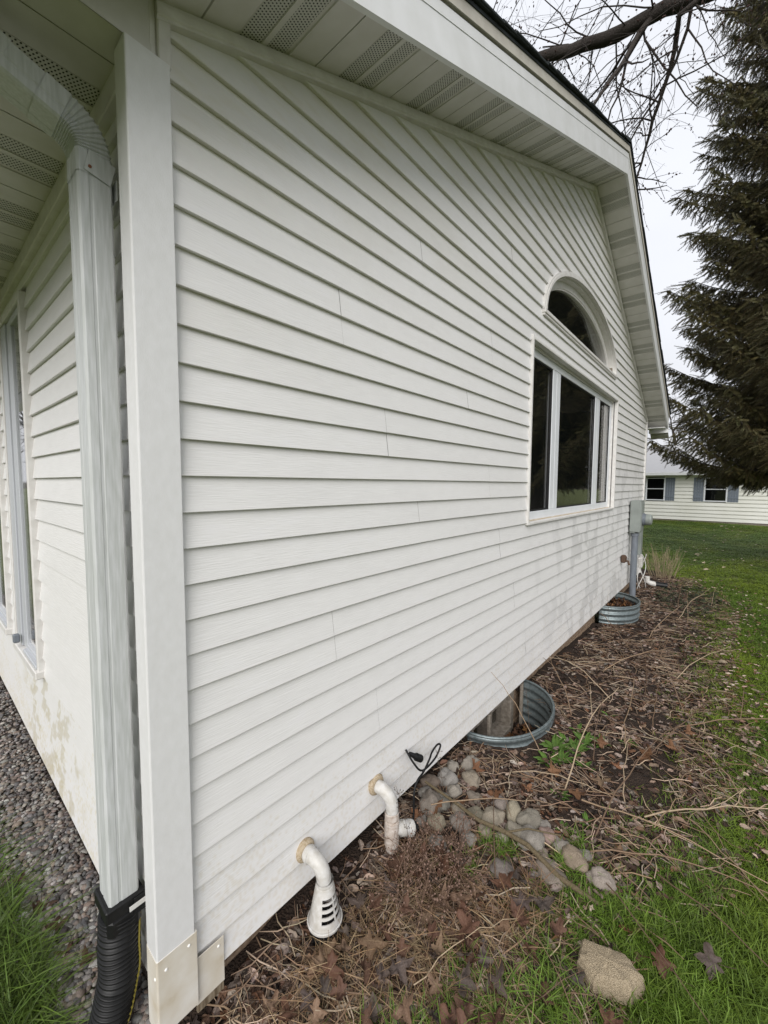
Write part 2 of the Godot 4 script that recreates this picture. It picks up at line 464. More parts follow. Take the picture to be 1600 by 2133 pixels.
# ------------------------------------------------------------------ siding
# One board in wall coordinates (s along, y up, out): columns of s with the height of its lower edge.
func board(cols: PackedFloat32Array, low: PackedFloat32Array, k: int, lift: float, end_y: float, seed_: float) -> ArrayMesh:
	var mb := MB.new()
	var y0 := k * CO
	var y1 := y0 + CO + 0.004
	var prof := [Vector2(0.0015, -0.0195), Vector2(0.0, -0.0016), Vector2(0.0016, 0.0), Vector2(CO * 0.5, -0.0068), Vector2(CO * 0.86, -0.0120), Vector2(CO + 0.004, -0.0150)]
	for j in prof.size() - 1:
		var a: Vector2 = prof[j]
		var b: Vector2 = prof[j + 1]
		var base := mb.v.size()
		for i in cols.size():
			var s := cols[i]
			var wv := noise2.get_noise_2d(s * 1.6 + seed_, k * 7.7) * 0.0016
			var sag := noise2.get_noise_2d(s * 0.5 - seed_, k * 3.3) * 0.0010
			var lo := low[i]
			var ya := maxf(y0 + a.x, lo)
			var yb := maxf(y0 + b.x, lo)
			var za := a.y
			var zb := b.y
			if lo > y0 + 0.0001:
				var f := clampf((lo - y0) / CO, 0, 1)
				if y0 + a.x < lo: za = lerpf(0.0, -0.0142, f)
				if y0 + b.x < lo: zb = lerpf(0.0, -0.0142, f)
			var e := Vector2(b.x - a.x, b.y - a.y).normalized()
			var nn := Vector3(0, -e.y, e.x).normalized()
			if j >= 2: nn = Vector3(0, 0.14, 1).normalized()
			mb.vert(Vector3(s, ya + sag, za + wv + lift), nn, Vector2(s + k * 3.7, ya + k * 0.37), Vector2(0, 0))
			mb.vert(Vector3(s, yb + sag, zb + wv + lift), nn, Vector2(s + k * 3.7, yb + k * 0.37), Vector2(0, 0))
		for i in cols.size() - 1:
			var q := base + i * 2
			mb.qi(q, q + 2, q + 3, q + 1)
	if lift > 0.0:
		var s0 := cols[0]
		for j in range(1, prof.size() - 1):
			var wv0 := noise2.get_noise_2d(s0 * 1.6 + seed_, k * 7.7) * 0.0016 + lift
			var A := Vector3(s0, y0 + prof[j].x, prof[j].y + wv0)
			var B := Vector3(s0, y0 + prof[j + 1].x, prof[j + 1].y + wv0)
			mb.quad(A + Vector3(0, 0, -0.0035), A, B, B + Vector3(0, 0, -0.0035))
	for i in mb.v.size():
		mb.uv2[i] = Vector2(mb.v[i].x / 8.0, 1.0 - mb.v[i].y / 4.8) if seed_ < 20.0 else Vector2(-mb.v[i].x / 6.0, 1.0 - mb.v[i].y / 2.8)
	return mb.mesh()

func columns(a: float, b: float, step: float) -> PackedFloat32Array:
	var n := maxi(1, int(ceil((b - a) / step)))
	var o := PackedFloat32Array()
	for i in n + 1: o.append(lerpf(a, b, float(i) / n))
	return o

func gable_wall(house: Node3D) -> void:
	var wall := Node3D.new()
	wall.name = "gable_wall"
	house.add_child(wall)
	# sheathing round the openings
	var mb := MB.new()
	var zb := -0.14
	var zf := -0.024
	mb.span(Vector3(0.02, 0.02, zb), Vector3(RX - 0.02, 1.2, zf), 0)
	mb.span(Vector3(0.02, 1.2, zb), Vector3(2.585, 2.58, zf), 0)
	mb.span(Vector3(5.455, 1.2, zb), Vector3(RX - 0.02, 2.58, zf), 0)
	mb.span(Vector3(0.02 + 0.3, 2.58, zb), Vector3(RX - 0.3, 2.845, zf), 0)
	mb.span(Vector3(0.5, 2.845, zb), Vector3(2.86, 3.02, zf), 0)
	mb.span(Vector3(5.21, 2.845, zb), Vector3(7.1, 3.02, zf), 0)
	mb.span(Vector3(1.0, 3.02, zb), Vector3(2.90, 3.4, zf), 0)
	mb.span(Vector3(5.16, 3.02, zb), Vector3(6.4, 3.4, zf), 0)
	mb.span(Vector3(1.8, 3.4, zb), Vector3(6.0, 3.75, zf), 0)
	mb.span(Vector3(2.6, 3.75, zb), Vector3(5.2, 4.05, zf), 0)
	mb.span(Vector3(3.3, 4.05, zb), Vector3(4.7, 4.3, zf), 0)
	put("sheathing", mb.mesh(), M.sheath, wall)
	# joints between panels (each panel is two boards high): x of the joint by panel
	var joints := {0: [3.72, 6.6], 1: [2.62, 5.1], 2: [0.90, 4.4], 3: [2.38, 5.9], 4: [0.64, 4.0], 5: [2.12, 6.2], 6: [1.20], 7: [1.95, 6.8], 8: [0.95, 6.1], 9: [1.66, 6.6], 10: [0.68], 11: [1.94, 6.3], 12: [1.2, 5.9], 13: [3.17], 14: [2.2], 15: [6.0], 16: [2.6], 17: [3.4], 18: [4.6], 19: [3.8]}
	for k in 43:
		var y0 := k * CO
		var sl := LX - 0.02
		var sr := RX - 0.012
		if y0 > rake_y(LX): sl = RIDGE.x - (RIDGE.y - y0) / SL
		if y0 > rake_y(RX): sr = RIDGE.x + (RIDGE.y - y0) / SR
		if sr - sl < 0.08: continue
		# windows
		var gaps := []     # spans of s taken out over the full height
		if k >= 12 and k <= 24: gaps.append([2.571, 5.470])
		var spans := []
		var at := sl
		for g in gaps:
			spans.append([at, g[0]]); at = g[1]
		spans.append([at, sr])
		var cuts: Array = joints.get(k / 2, [])
		var pieces := []
		for sp in spans:
			var a: float = sp[0]
			for cx in cuts:
				var cxx: float = cx + (0.012 if k % 2 == 0 else 0.0)
				if cxx > a + 0.1 and cxx < sp[1] - 0.1:
					pieces.append([a, cxx, 0.0]); a = cxx + 0.0013
					pieces.append([a, sp[1], 1.0]); a = 1e9
					break
			if a < 1e8: pieces.append([a, sp[1], 0.0])
		for p in pieces:
			var lift: float = 0.0
			var a2: float = p[0]
			var near_arch: bool = k >= 28 and k <= 33 and p[1] > WC - ARCH_A and a2 < WC + ARCH_A
			var in_top := k == 25
			var cols := columns(a2, p[1], 0.035 if near_arch else 0.22)
			if in_top:
				cols = columns(a2, p[1], 0.05)
			var low := PackedFloat32Array()
			var ok := PackedByteArray()
			for s in cols:
				var lo := y0
				if in_top and s > 2.57 and s < 5.471: lo = maxf(lo, 2.576)
				if near_arch:
					var t := (s - WC) / ARCH_A
					if absf(t) < 1.0:
						var ay := ARCH_Y + ARCH_B * sqrt(1.0 - t * t)
						if ay > y0: lo = ay
				low.append(lo); ok.append(1 if lo < y0 + CO - 0.001 else 0)
			var i := 0
			while i < cols.size():
				if ok[i] == 0:
					i += 1
					continue
				var cc := PackedFloat32Array()
				var ll := PackedFloat32Array()
				if i > 0:
					cc.append(cols[i] - 0.02); ll.append(y0 + CO)
				while i < cols.size() and ok[i] == 1:
					cc.append(cols[i]); ll.append(low[i]); i += 1
				if i < cols.size():
					cc.append(cols[i - 1] + 0.02); ll.append(y0 + CO)
				if cc.size() > 1:
					var o := put("siding_board", board(cc, ll, k, 0.0, 0.0, rng.randf() * 9.0), M.siding_gable, wall)
	# board strip between arch base and window head
	var rk := MB.new()
	# rake moulding along the top of the wall, vertical strips at both ends
	for side in 2:
		var xa := 0.045 if side == 0 else RIDGE.x
		var xb := RIDGE.x if side == 0 else RX + 0.03
		var hh := 0.042
		var zz := 0.016
		var A := Vector3(xa, rake_y(xa), 0)
		var B := Vector3(xb, rake_y(xb), 0)
		var D := Vector3(0, -hh, 0)
		rk.quad(A + D + Vector3(0, 0, zz), B + D + Vector3(0, 0, zz), B + Vector3(0, 0, zz), A + Vector3(0, 0, zz))
		rk.quad(A + D + Vector3(0, 0, -0.02), B + D + Vector3(0, 0, -0.02), B + D + Vector3(0, 0, zz), A + D + Vector3(0, 0, zz))
		rk.quad(A + Vector3(0, 0, zz), B + Vector3(0, 0, zz), B + Vector3(0, 0.01, zz - 0.01), A + Vector3(0, 0.01, zz - 0.01))
		# bead along the lower edge
		rk.quad(A + D * 0.82 + Vector3(0, 0, zz), B + D * 0.82 + Vector3(0, 0, zz), B + D * 0.75 + Vector3(0, 0, zz + 0.004), A + D * 0.75 + Vector3(0, 0, zz + 0.004))
		rk.quad(A + D * 0.75 + Vector3(0, 0, zz + 0.004), B + D * 0.75 + Vector3(0, 0, zz + 0.004), B + D * 0.3 + Vector3(0, 0, zz + 0.004), A + D * 0.3 + Vector3(0, 0, zz + 0.004))
	put("rake_trim", rk.mesh(), M.trim, wall)
	var vt := MB.new()
	vt.span(Vector3(0.046, 2.55, -0.02), Vector3(0.078, 2.70, 0.0145), 0.003)
	vt.span(Vector3(0.030, 2.55, -0.03), Vector3(0.046, 2.70, 0.004), 0.002)
	put("corner_strip", vt.mesh(), M.trim, wall)
	var fc := MB.new()
	fc.span(Vector3(RX - 0.012, 0.0, -0.06), Vector3(RX + 0.035, 2.60, 0.016), 0.004)
	put("far_corner_post", fc.mesh(), M.trim, wall)

func front_wall(house: Node3D) -> void:
	var wall := Node3D.new()
	wall.name = "front_wall"
	wall.transform = Transform3D(Basis(Vector3(0, 0, 1), Vector3(0, 1, 0), Vector3(-1, 0, 0)), Vector3.ZERO)
	house.add_child(wall)
	var mb := MB.new()
	var wins := [[-2.13, -1.485], [-3.20, -2.42]]
	mb.span(Vector3(-9.0, 0.02, -0.14), Vector3(-0.03, 0.56, -0.024), 0)
	mb.span(Vector3(-9.0, 2.40, -0.14), Vector3(-0.03, 2.62, -0.024), 0)
	mb.span(Vector3(-1.50, 0.56, -0.14), Vector3(-0.03, 2.4, -0.024), 0)
	mb.span(Vector3(-2.44, 0.56, -0.14), Vector3(-2.11, 2.4, -0.024), 0)
	mb.span(Vector3(-9.0, 0.56, -0.14), Vector3(-3.18, 2.4, -0.024), 0)
	put("sheathing", mb.mesh(), M.sheath, wall)
	for k in 25:
		var spans := []
		if k >= 6 and k <= 23: spans = [[-1.485, -0.02], [-2.42, -2.13], [-6.0, -3.20]]
		elif k == 5: spans = [[-6.0, -0.02]]
		else: spans = [[-6.0, -0.02]]
		if k < 5 or k == 24:
			var j := -1.35 - fmod(k / 2 * 0.83, 2.1)
			if k >= 2: spans = [[-6.0, j], [j, -0.02]]
		for si in spans.size():
			var sp: Array = spans[si]
			var cols := columns(sp[0], sp[1], 0.2)
			var low := PackedFloat32Array()
			for s in cols: low.append(k * CO)
			var o := put("siding_board", board(cols, low, k, 0.0012 if (spans.size() == 2 and si == 1) else 0.0, 0.0, 30.0 + si * 4.0), M.siding_front, wall)
			for i in 1: pass
	# frieze strip under the eave
	var fr := MB.new()
	fr.span(Vector3(-9.0, 2.50, -0.02), Vector3(-0.05, 2.572, 0.014), 0.004)
	fr.span(Vector3(-9.0, 2.494, -0.02), Vector3(-0.05, 2.504, 0.019), 0.003)
	put("frieze_strip", fr.mesh(), M.trim, wall)
	# two tall narrow windows, standing proud of the boards
	for wi in 2:
		var a: float = wins[wi][0]
		var b: float = wins[wi][1]
		var w := Node3D.new()
		w.name = "tall_window"
		wall.add_child(w, true)
		var f := MB.new()
		var pr := 0.020
		f.span(Vector3(b - 0.030, 0.53, -0.08), Vector3(b, 2.42, pr), 0.004)
		f.span(Vector3(a, 0.53, -0.08), Vector3(a + 0.030, 2.42, pr), 0.004)
		f.span(Vector3(a + 0.030, 2.385, -0.08), Vector3(b - 0.030, 2.42, pr), 0.004)
		f.span(Vector3(a - 0.01, 0.505, -0.08), Vector3(b + 0.006, 0.545, pr + 0.012), 0.004)
		put("casing", f.mesh(), M.trim, w)
		var fs := MB.new()
		var mid := a + 0.275
		fs.span(Vector3(b - 0.050, 0.55, -0.03), Vector3(b - 0.031, 2.38, -0.001), 0.003)
		fs.span(Vector3(a + 0.165, 0.55, -0.03), Vector3(mid, 2.38, 0.003), 0.003)
		fs.span(Vector3(a + 0.031, 0.55, -0.03), Vector3(a + 0.160, 2.38, 0.012), 0.003)
		fs.span(Vector3(mid, 0.55, -0.03), Vector3(b - 0.050, 0.590, 0.006), 0.003)
		fs.span(Vector3(mid, 0.548, -0.03), Vector3(b - 0.0315, 0.566, 0.024), 0.003)
		fs.span(Vector3(mid, 2.345, -0.03), Vector3(b - 0.050, 2.38, 0.006), 0.003)
		put("sash", fs.mesh(), M.conduit_pale, w)
		var g := MB.new()
		g.span(Vector3(mid, 0.590, -0.009), Vector3(b - 0.050, 2.345, -0.006), 0)
		put("pane", g.mesh(), M.glass, w)
		if wi == 0:
			var hk := MB.new()
			hk.box(Vector3(mid - 0.12, 0.60, 0.035), Vector3(0.035, 0.05, 0.03), 0.006)
			put("latch", hk.mesh(), M.conduit, w)

# gable picture window and arched window above it
func gable_windows(house: Node3D) -> void:
	var w := Node3D.new()
	w.name = "picture_window"
	house.add_child(w)
	var L := 2.571
	var R := 5.470
	var B := 1.203
	var T := 2.576
	var tr := MB.new()
	tr.span(Vector3(L, B, -0.03), Vector3(L + 0.024, T + 0.012, 0.011), 0.003)
	tr.span(Vector3(R - 0.024, B, -0.03), Vector3(R, T, 0.011), 0.003)
	tr.span(Vector3(L + 0.024, T - 0.02, -0.03), Vector3(R - 0.024, T, 0.011), 0.003)
	tr.span(Vector3(L + 0.024, B, -0.03), Vector3(R - 0.024, B + 0.02, 0.0125), 0.003)
	put("casing", tr.mesh(), M.trim, w)
	var jb := MB.new()
	jb.quad(Vector3(R - 0.024, B, -0.075), Vector3(R - 0.024, B, -0.03), Vector3(R - 0.024, T - 0.02, -0.03), Vector3(R - 0.024, T - 0.02, -0.075))
	jb.span(Vector3(R - 0.024, B, -0.12), Vector3(R + 0.01, T, -0.03), 0)
	jb.span(Vector3(L - 0.01, B, -0.12), Vector3(L + 0.024, T, -0.03), 0)
	jb.span(Vector3(L + 0.024, T - 0.021, -0.12), Vector3(R - 0.024, T + 0.02, -0.031), 0)
	jb.span(Vector3(L + 0.06, T - 0.034, -0.06), Vector3(R - 0.05, T - 0.0215, -0.040), 0.002)
	jb.span(Vector3(R - 0.05, B + 0.02, -0.062), Vector3(R - 0.0245, T - 0.0215, -0.036), 0.002)
	put("jamb", jb.mesh(), M.trim, w)
	var si := MB.new()
	si.quad(Vector3(L + 0.02, B + 0.012, -0.012), Vector3(R - 0.02, B + 0.012, -0.012), Vector3(R - 0.02, B + 0.034, -0.08), Vector3(L + 0.02, B + 0.034, -0.08))
	put("sill", si.mesh(), M.sill, w)
	var zf := -0.056
	var lites := [[2.66, 3.22], [3.42, 4.63], [4.84, 5.345]]
	var fr := MB.new()
	var gb := 1.293
	var gt := 2.487
	fr.span(Vector3(L + 0.024, 1.226, -0.1), Vector3(R - 0.05, gb, zf), 0.003)
	fr.span(Vector3(L + 0.024, gt, -0.1), Vector3(R - 0.05, T - 0.034, zf), 0.003)
	fr.span(Vector3(L + 0.024, gb, -0.1), Vector3(2.66, gt, zf - 0.001), 0.003)
	fr.span(Vector3(3.22, gb, -0.1), Vector3(3.315, gt, zf - 0.001), 0.004)
	fr.span(Vector3(3.319, gb, -0.1), Vector3(3.42, gt, zf - 0.001), 0.004)
	fr.span(Vector3(4.63, gb, -0.1), Vector3(4.733, gt, zf - 0.001), 0.004)
	fr.span(Vector3(4.737, gb, -0.1), Vector3(4.84, gt, zf - 0.001), 0.004)
	fr.span(Vector3(5.345, gb, -0.1), Vector3(R - 0.05, gt, zf - 0.001), 0.003)
	for x in [3.317, 4.735]: fr.span(Vector3(x - 0.02, 1.219, -0.07), Vector3(x + 0.02, 1.24, zf + 0.004), 0.002)
	put("frame", fr.mesh(), M.frame, w)
	for q in lites:
		var ga := MB.new()
		ga.span(Vector3(q[0], gb, -0.086), Vector3(q[0] + 0.012, gt, -0.062), 0)
		ga.span(Vector3(q[1] - 0.012, gb, -0.086), Vector3(q[1], gt, -0.062), 0)
		ga.span(Vector3(q[0] + 0.012, gb, -0.086), Vector3(q[1] - 0.012, gb + 0.012, -0.062), 0)
		ga.span(Vector3(q[0] + 0.012, gt - 0.012, -0.086), Vector3(q[1] - 0.012, gt, -0.062), 0)
		put("gasket", ga.mesh(), M.gasket, w)
		var g := MB.new()
		for zz in [-0.068, -0.082]:
			g.quad(Vector3(q[0] + 0.006, gb + 0.006, zz), Vector3(q[1] - 0.006, gb + 0.006, zz), Vector3(q[1] - 0.006, gt - 0.006, zz), Vector3(q[0] + 0.006, gt - 0.006, zz))
		put("pane", g.mesh(), M.glass, w)
	# arched window
	var a := Node3D.new()
	a.name = "arched_window"
	house.add_child(a)
	var ring := func(o: float, i: float, z0: float, z1: float, mb: MB) -> void:   # elliptical ring between offsets o (outer) and i (inner) from the trim line
		var n := 48
		for k in n:
			var t0 := PI * k / n
			var t1 := PI * (k + 1) / n
			var e := func(t: float, d: float, z: float) -> Vector3: return Vector3(WC + (ARCH_A - d) * cos(t), ARCH_Y + (ARCH_B - d) * sin(t), z)
			mb.quad(e.call(t0, o, z1), e.call(t1, o, z1), e.call(t1, i, z1), e.call(t0, i, z1))
			mb.quad(e.call(t0, o, z0), e.call(t1, o, z0), e.call(t1, o, z1), e.call(t0, o, z1))
			mb.quad(e.call(t0, i, z1), e.call(t1, i, z1), e.call(t1, i, z0), e.call(t0, i, z0))
	var c := MB.new()
	ring.call(-0.012, 0.006, -0.02, 0.012, c)
	ring.call(0.006, 0.03, -0.02, 0.017, c)
	c.span(Vector3(WC - ARCH_A - 0.012, ARCH_Y - 0.03, -0.02), Vector3(WC + ARCH_A + 0.012, ARCH_Y, 0.018), 0.004)
	c.span(Vector3(WC - ARCH_A - 0.008, ARCH_Y - 0.046, -0.02), Vector3(WC + ARCH_A + 0.008, ARCH_Y - 0.03, 0.010), 0.003)
	put("casing", c.mesh(), M.trim, a)
	var j := MB.new()
	ring.call(0.030, 0.042, -0.10, -0.018, j)
	j.span(Vector3(WC - ARCH_A + 0.02, ARCH_Y - 0.012, -0.10), Vector3(WC + ARCH_A - 0.02, ARCH_Y + 0.012, -0.016), 0)
	put("jamb", j.mesh(), M.trim, a)
	var f := MB.new()
	ring.call(0.042, 0.10, -0.10, -0.064, f)
	ring.call(0.10, 0.115, -0.10, -0.070, f)
	f.span(Vector3(WC - ARCH_A + 0.07, ARCH_Y + 0.012, -0.1), Vector3(WC + ARCH_A - 0.07, ARCH_Y + 0.05, -0.066), 0.004)
	put("frame", f.mesh(), M.trim, a)
	var g2 := MB.new()
	for zz in [-0.076, -0.088]:
		var n := 40
		for k in n:
			var t0 := PI * k / n
			var t1 := PI * (k + 1) / n
			var p0 := Vector3(WC + (ARCH_A - 0.11) * cos(t0), ARCH_Y + (ARCH_B - 0.11) * sin(t0), zz)
			var p1 := Vector3(WC + (ARCH_A - 0.11) * cos(t1), ARCH_Y + (ARCH_B - 0.11) * sin(t1), zz)
			g2.tri(Vector3(WC, ARCH_Y + 0.045, zz), p0, p1)
	put("pane", g2.mesh(), M.glass, a)

func curtains() -> void:
	var defs := [[3.40, 3.56, "pale curtain hanging behind the left lite of the picture window"], [4.97, 5.06, "pale curtain edge behind the wide middle lite of the picture window"], [5.58, 5.86, "pale curtain hanging behind the right lite of the picture window"]]
	for d in defs:
		var mb := MB.new()
		var n := 24
		var base := 0
		for i in n + 1:
			var x: float = lerpf(d[0], d[1], float(i) / n)
			var ph: float = (x - d[0]) * 55.0
			var z := -0.17 + 0.014 * sin(ph)
			var nn := Vector3(-0.014 * 55.0 * cos(ph), 0, 1).normalized()
			mb.vert(Vector3(x, 1.15, z), nn)
			mb.vert(Vector3(x, 2.6, z), nn)
		for i in n: mb.qi(i * 2, i * 2 + 2, i * 2 + 3, i * 2 + 1)
		tag(put("curtain", mb.mesh(), M.curtain), d[2], "curtain", "curtains of the picture window")

# ------------------------------------------------------------------ eaves and roof
func panel_mesh(wid: float, len_: float, two := true) -> ArrayMesh:   # faces down; u = local x, length = local z
	var am := ArrayMesh.new()
	var a := MB.new()
	var b := MB.new()
	var st := [[0.0, 0.006, 0.006, 0], [0.006, 0.105, 0.0, 0], [0.105, 0.118, 0.005, 0], [0.118, 0.188, 0.004, 1], [0.188, 0.206, 0.0, 0], [0.206, 0.276, 0.004, 1], [0.276, 0.289, 0.005, 0], [0.289, 0.394, 0.0, 0]]
	var prev := 0.0
	for q in st:
		var u0: float = q[0] / 0.394 * wid
		var u1: float = q[1] / 0.394 * wid
		var y: float = q[2]
		var mb: MB = b if q[3] == 1 else a
		mb.quad(Vector3(u0, y, 0), Vector3(u1, y, 0), Vector3(u1, y, len_), Vector3(u0, y, len_), Vector2(0, 0), Vector2((u1 - u0) / 0.020, 0), Vector2((u1 - u0) / 0.020, len_ / 0.020), Vector2(0, len_ / 0.020))
		if absf(y - prev) > 0.0001:
			if y > prev: a.quad(Vector3(u0, prev, 0), Vector3(u0, y, 0), Vector3(u0, y, len_), Vector3(u0, prev, len_))
			else: a.quad(Vector3(u0, y, 0), Vector3(u0, y, len_), Vector3(u0, prev, len_), Vector3(u0, prev, 0))
		prev = y
	a.add_to(am)
	b.add_to(am)
	am.surface_set_material(0, M.soffit)
	am.surface_set_material(1, M.perf)
	return am

func eaves(house: Node3D) -> void:
	var so := Node3D.new()
	so.name = "rake_soffit"
	house.add_child(so)
	for side in 2:
		var sl := SL if side == 0 else -SR
		var dir := Vector3(1, sl, 0).normalized()
		var up := Vector3(0, 0, 1).cross(dir)
		var dx := 0.389
		var x := RIDGE.x - dx if side == 0 else RIDGE.x
		var mesh := panel_mesh(dx / dir.x, OH)
		while (x > -0.85 if side == 0 else x < 7.95):
			var bs := Basis(dir, up, Vector3(0, 0, 1))
			put("soffit_panel", mesh, null, so, Transform3D(bs, Vector3(x, rake_y(x + 0.0001), 0.0)))
			x += -dx if side == 0 else dx
	# front eave soffit
	var fs := Node3D.new()
	fs.name = "front_soffit"
	house.add_child(fs)
	var pm := panel_mesh(0.394, 0.52)
	for i in 14:
		var bs := Basis(Vector3(0, 0, -1), Vector3(0, 1, 0), Vector3(1, 0, 0))   # u -> -z, length -> +x
		put("soffit_panel", pm, null, fs, Transform3D(bs, Vector3(-0.52, 2.568, -0.10 - i * 0.394)))
	var er := MB.new()
	er.span(Vector3(-0.52, 2.566, -0.10), Vector3(0.03, 2.58, 0.004), 0)
	put("edge_strip", er.mesh(), M.soffit, fs)
	# closed end of the front eave box
	var be := MB.new()
	var p0 := Vector3(0.034, 2.562, 0.003)
	var p1 := Vector3(-0.50, 2.562, 0.003)
	be.quad(p1, p0, Vector3(0.034, 2.75, 0.003), Vector3(-0.50, 2.58, 0.003))
	be.quad(p1 + Vector3(0, 0, 0.002), p0 + Vector3(0, 0, 0.002), p0 + Vector3(0, 0.022, 0.002), p1 + Vector3(0, 0.022, 0.002))
	put("eave_end", be.mesh(), M.soffit, house)
	# fascia boards, drip edge, shingles
	var beam := func(mb: MB, xa: float, xb: float, lo: float, hi: float, z0: float, z1: float) -> void:
		var A := Vector3(xa, rake_y(xa), 0)
		var B := Vector3(xb, rake_y(xb), 0)
		var l := Vector3(0, lo, 0)
		var h := Vector3(0, hi, 0)
		var f := Vector3(0, 0, z1)
		var k := Vector3(0, 0, z0)
		mb.quad(A + l + f, B + l + f, B + h + f, A + h + f)
		mb.quad(A + l + k, B + l + k, B + l + f, A + l + f)
		mb.quad(A + h + f, B + h + f, B + h + k, A + h + k)
		mb.quad(B + l + k, A + l + k, A + h + k, B + h + k)
		mb.quad(A + l + k, A + l + f, A + h + f, A + h + k)
		mb.quad(B + l + f, B + l + k, B + h + k, B + h + f)
	var ends := [[-0.62, 2.62], [2.622, RIDGE.x], [RIDGE.x, 6.1], [6.102, 8.02]]
	for e in ends:
		var fb := MB.new()
		beam.call(fb, e[0], e[1], -0.012, 0.075, OH - 0.006, OH + 0.012)
		beam.call(fb, e[0], e[1], 0.0755, 0.125, OH - 0.006, OH + 0.0105)
		beam.call(fb, e[0], e[1], 0.1255, 0.168, OH - 0.006, OH + 0.0125)
		put("fascia_board", fb.mesh(), M.fascia, house)
	var gp := MB.new()
	for e in [[-0.62, RIDGE.x], [RIDGE.x, 8.02]]:
		beam.call(gp, e[0], e[1], 0.168, 0.182, OH - 0.02, OH + 0.004)
	put("fascia_gap", gp.mesh(), M.dark, house)
	var dr := MB.new()
	for e in [[-0.62, RIDGE.x], [RIDGE.x, 8.02]]:
		beam.call(dr, e[0], e[1], 0.18, 0.228, OH - 0.02, OH + 0.02)
	put("drip_edge", dr.mesh(), M.drip, house)
	var cap := MB.new()
	cap.span(Vector3(8.02, 2.40, 0.0), Vector3(8.05, 2.70, OH + 0.014), 0.004)
	cap.span(Vector3(RX + 0.035, 2.465, -8.9), Vector3(8.02, 2.475, OH - 0.01), 0.0)
	cap.span(Vector3(8.02, 2.47, -8.9), Vector3(8.045, 2.66, 0.0), 0.003)
	put("back_eave", cap.mesh(), M.fascia, house)
	var roof := Node3D.new()
	roof.name = "roof"
	house.add_child(roof)
	var rf := MB.new()
	beam.call(rf, -0.66, RIDGE.x, 0.228, 0.242, -9.2, OH + 0.024)
	beam.call(rf, RIDGE.x, 8.07, 0.228, 0.242, -9.2, OH + 0.024)
	put("deck", rf.mesh(), M.shingle, roof)
	# shingle ends along the rake, overlapping up the slope
	var ex := 0.135
	for side in 2:
		var sl := SL if side == 0 else SR
		var cnt := int((RIDGE.x + 0.7) / ex) if side == 0 else int((8.1 - RIDGE.x) / ex)
		for i in cnt:
			var xb := (-0.68 + i * ex) if side == 0 else (8.09 - i * ex)
			var ang: float = atan(sl) - 0.03
			var bs := Basis(Vector3(0, 0, 1), ang if side == 0 else -ang)
			var mid := xb + (0.15 if side == 0 else -0.15)
			if (mid + 0.16 > RIDGE.x) if side == 0 else (mid - 0.16 < RIDGE.x): continue
			var mb := MB.new()
			var jit := rng.randf_range(-0.006, 0.010)
			mb.box(Vector3(mid, rake_y(clampf(mid, -1, 9)) + 0.255, OH + 0.024 + jit - 0.45), Vector3(0.30, 0.011, 0.92), 0.002, bs)
			put("shingle", mb.mesh(), M.shingle, roof)
	var rc := MB.new()
	for side in 2:
		var xa := RIDGE.x + (-0.17 if side == 0 else 0.17)
		var nz := OH + 0.03
		var A := Vector3(xa, rake_y(xa) + 0.268, 0)
		var B := Vector3(RIDGE.x, RIDGE.y + 0.275, 0)
		if side == 1:
			var sw := A
			A = B; B = sw
		for th in [0.0, 0.012]:
			var u := Vector3(0, th, 0)
			if th > 0: rc.quad(A + u + Vector3(0, 0, nz), B + u + Vector3(0, 0, nz), B + u + Vector3(0, 0, -9.0), A + u + Vector3(0, 0, -9.0))
			else: rc.quad(A + Vector3(0, -0.02, nz), B + Vector3(0, -0.02, nz), B + Vector3(0, 0.012, nz), A + Vector3(0, 0.012, nz))
	put("ridge_cap", rc.mesh(), M.shingle, roof)
	var gu := MB.new()
	gu.span(Vector3(-0.66, 2.46, -8.9), Vector3(-0.53, 2.585, 0.22), 0.012)
	put("gutter", gu.mesh(), M.fascia, house)
	# shell that closes the house
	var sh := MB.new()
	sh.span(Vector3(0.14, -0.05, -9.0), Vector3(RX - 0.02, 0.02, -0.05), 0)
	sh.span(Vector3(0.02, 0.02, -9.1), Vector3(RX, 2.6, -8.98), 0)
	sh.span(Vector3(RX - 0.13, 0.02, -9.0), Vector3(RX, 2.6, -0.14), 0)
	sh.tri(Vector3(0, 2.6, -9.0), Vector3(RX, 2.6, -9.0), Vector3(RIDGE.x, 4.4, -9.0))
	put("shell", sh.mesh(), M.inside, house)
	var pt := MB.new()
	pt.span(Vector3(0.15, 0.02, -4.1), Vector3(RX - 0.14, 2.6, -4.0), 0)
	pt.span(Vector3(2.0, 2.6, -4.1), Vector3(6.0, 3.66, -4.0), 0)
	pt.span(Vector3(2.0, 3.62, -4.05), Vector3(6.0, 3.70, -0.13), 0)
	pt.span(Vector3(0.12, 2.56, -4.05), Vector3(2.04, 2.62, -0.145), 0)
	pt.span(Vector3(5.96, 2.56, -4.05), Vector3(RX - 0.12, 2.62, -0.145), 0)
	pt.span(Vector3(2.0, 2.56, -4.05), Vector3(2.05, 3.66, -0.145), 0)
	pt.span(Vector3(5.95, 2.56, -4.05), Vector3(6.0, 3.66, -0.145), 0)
	put("partition", pt.mesh(), M.inside, house)

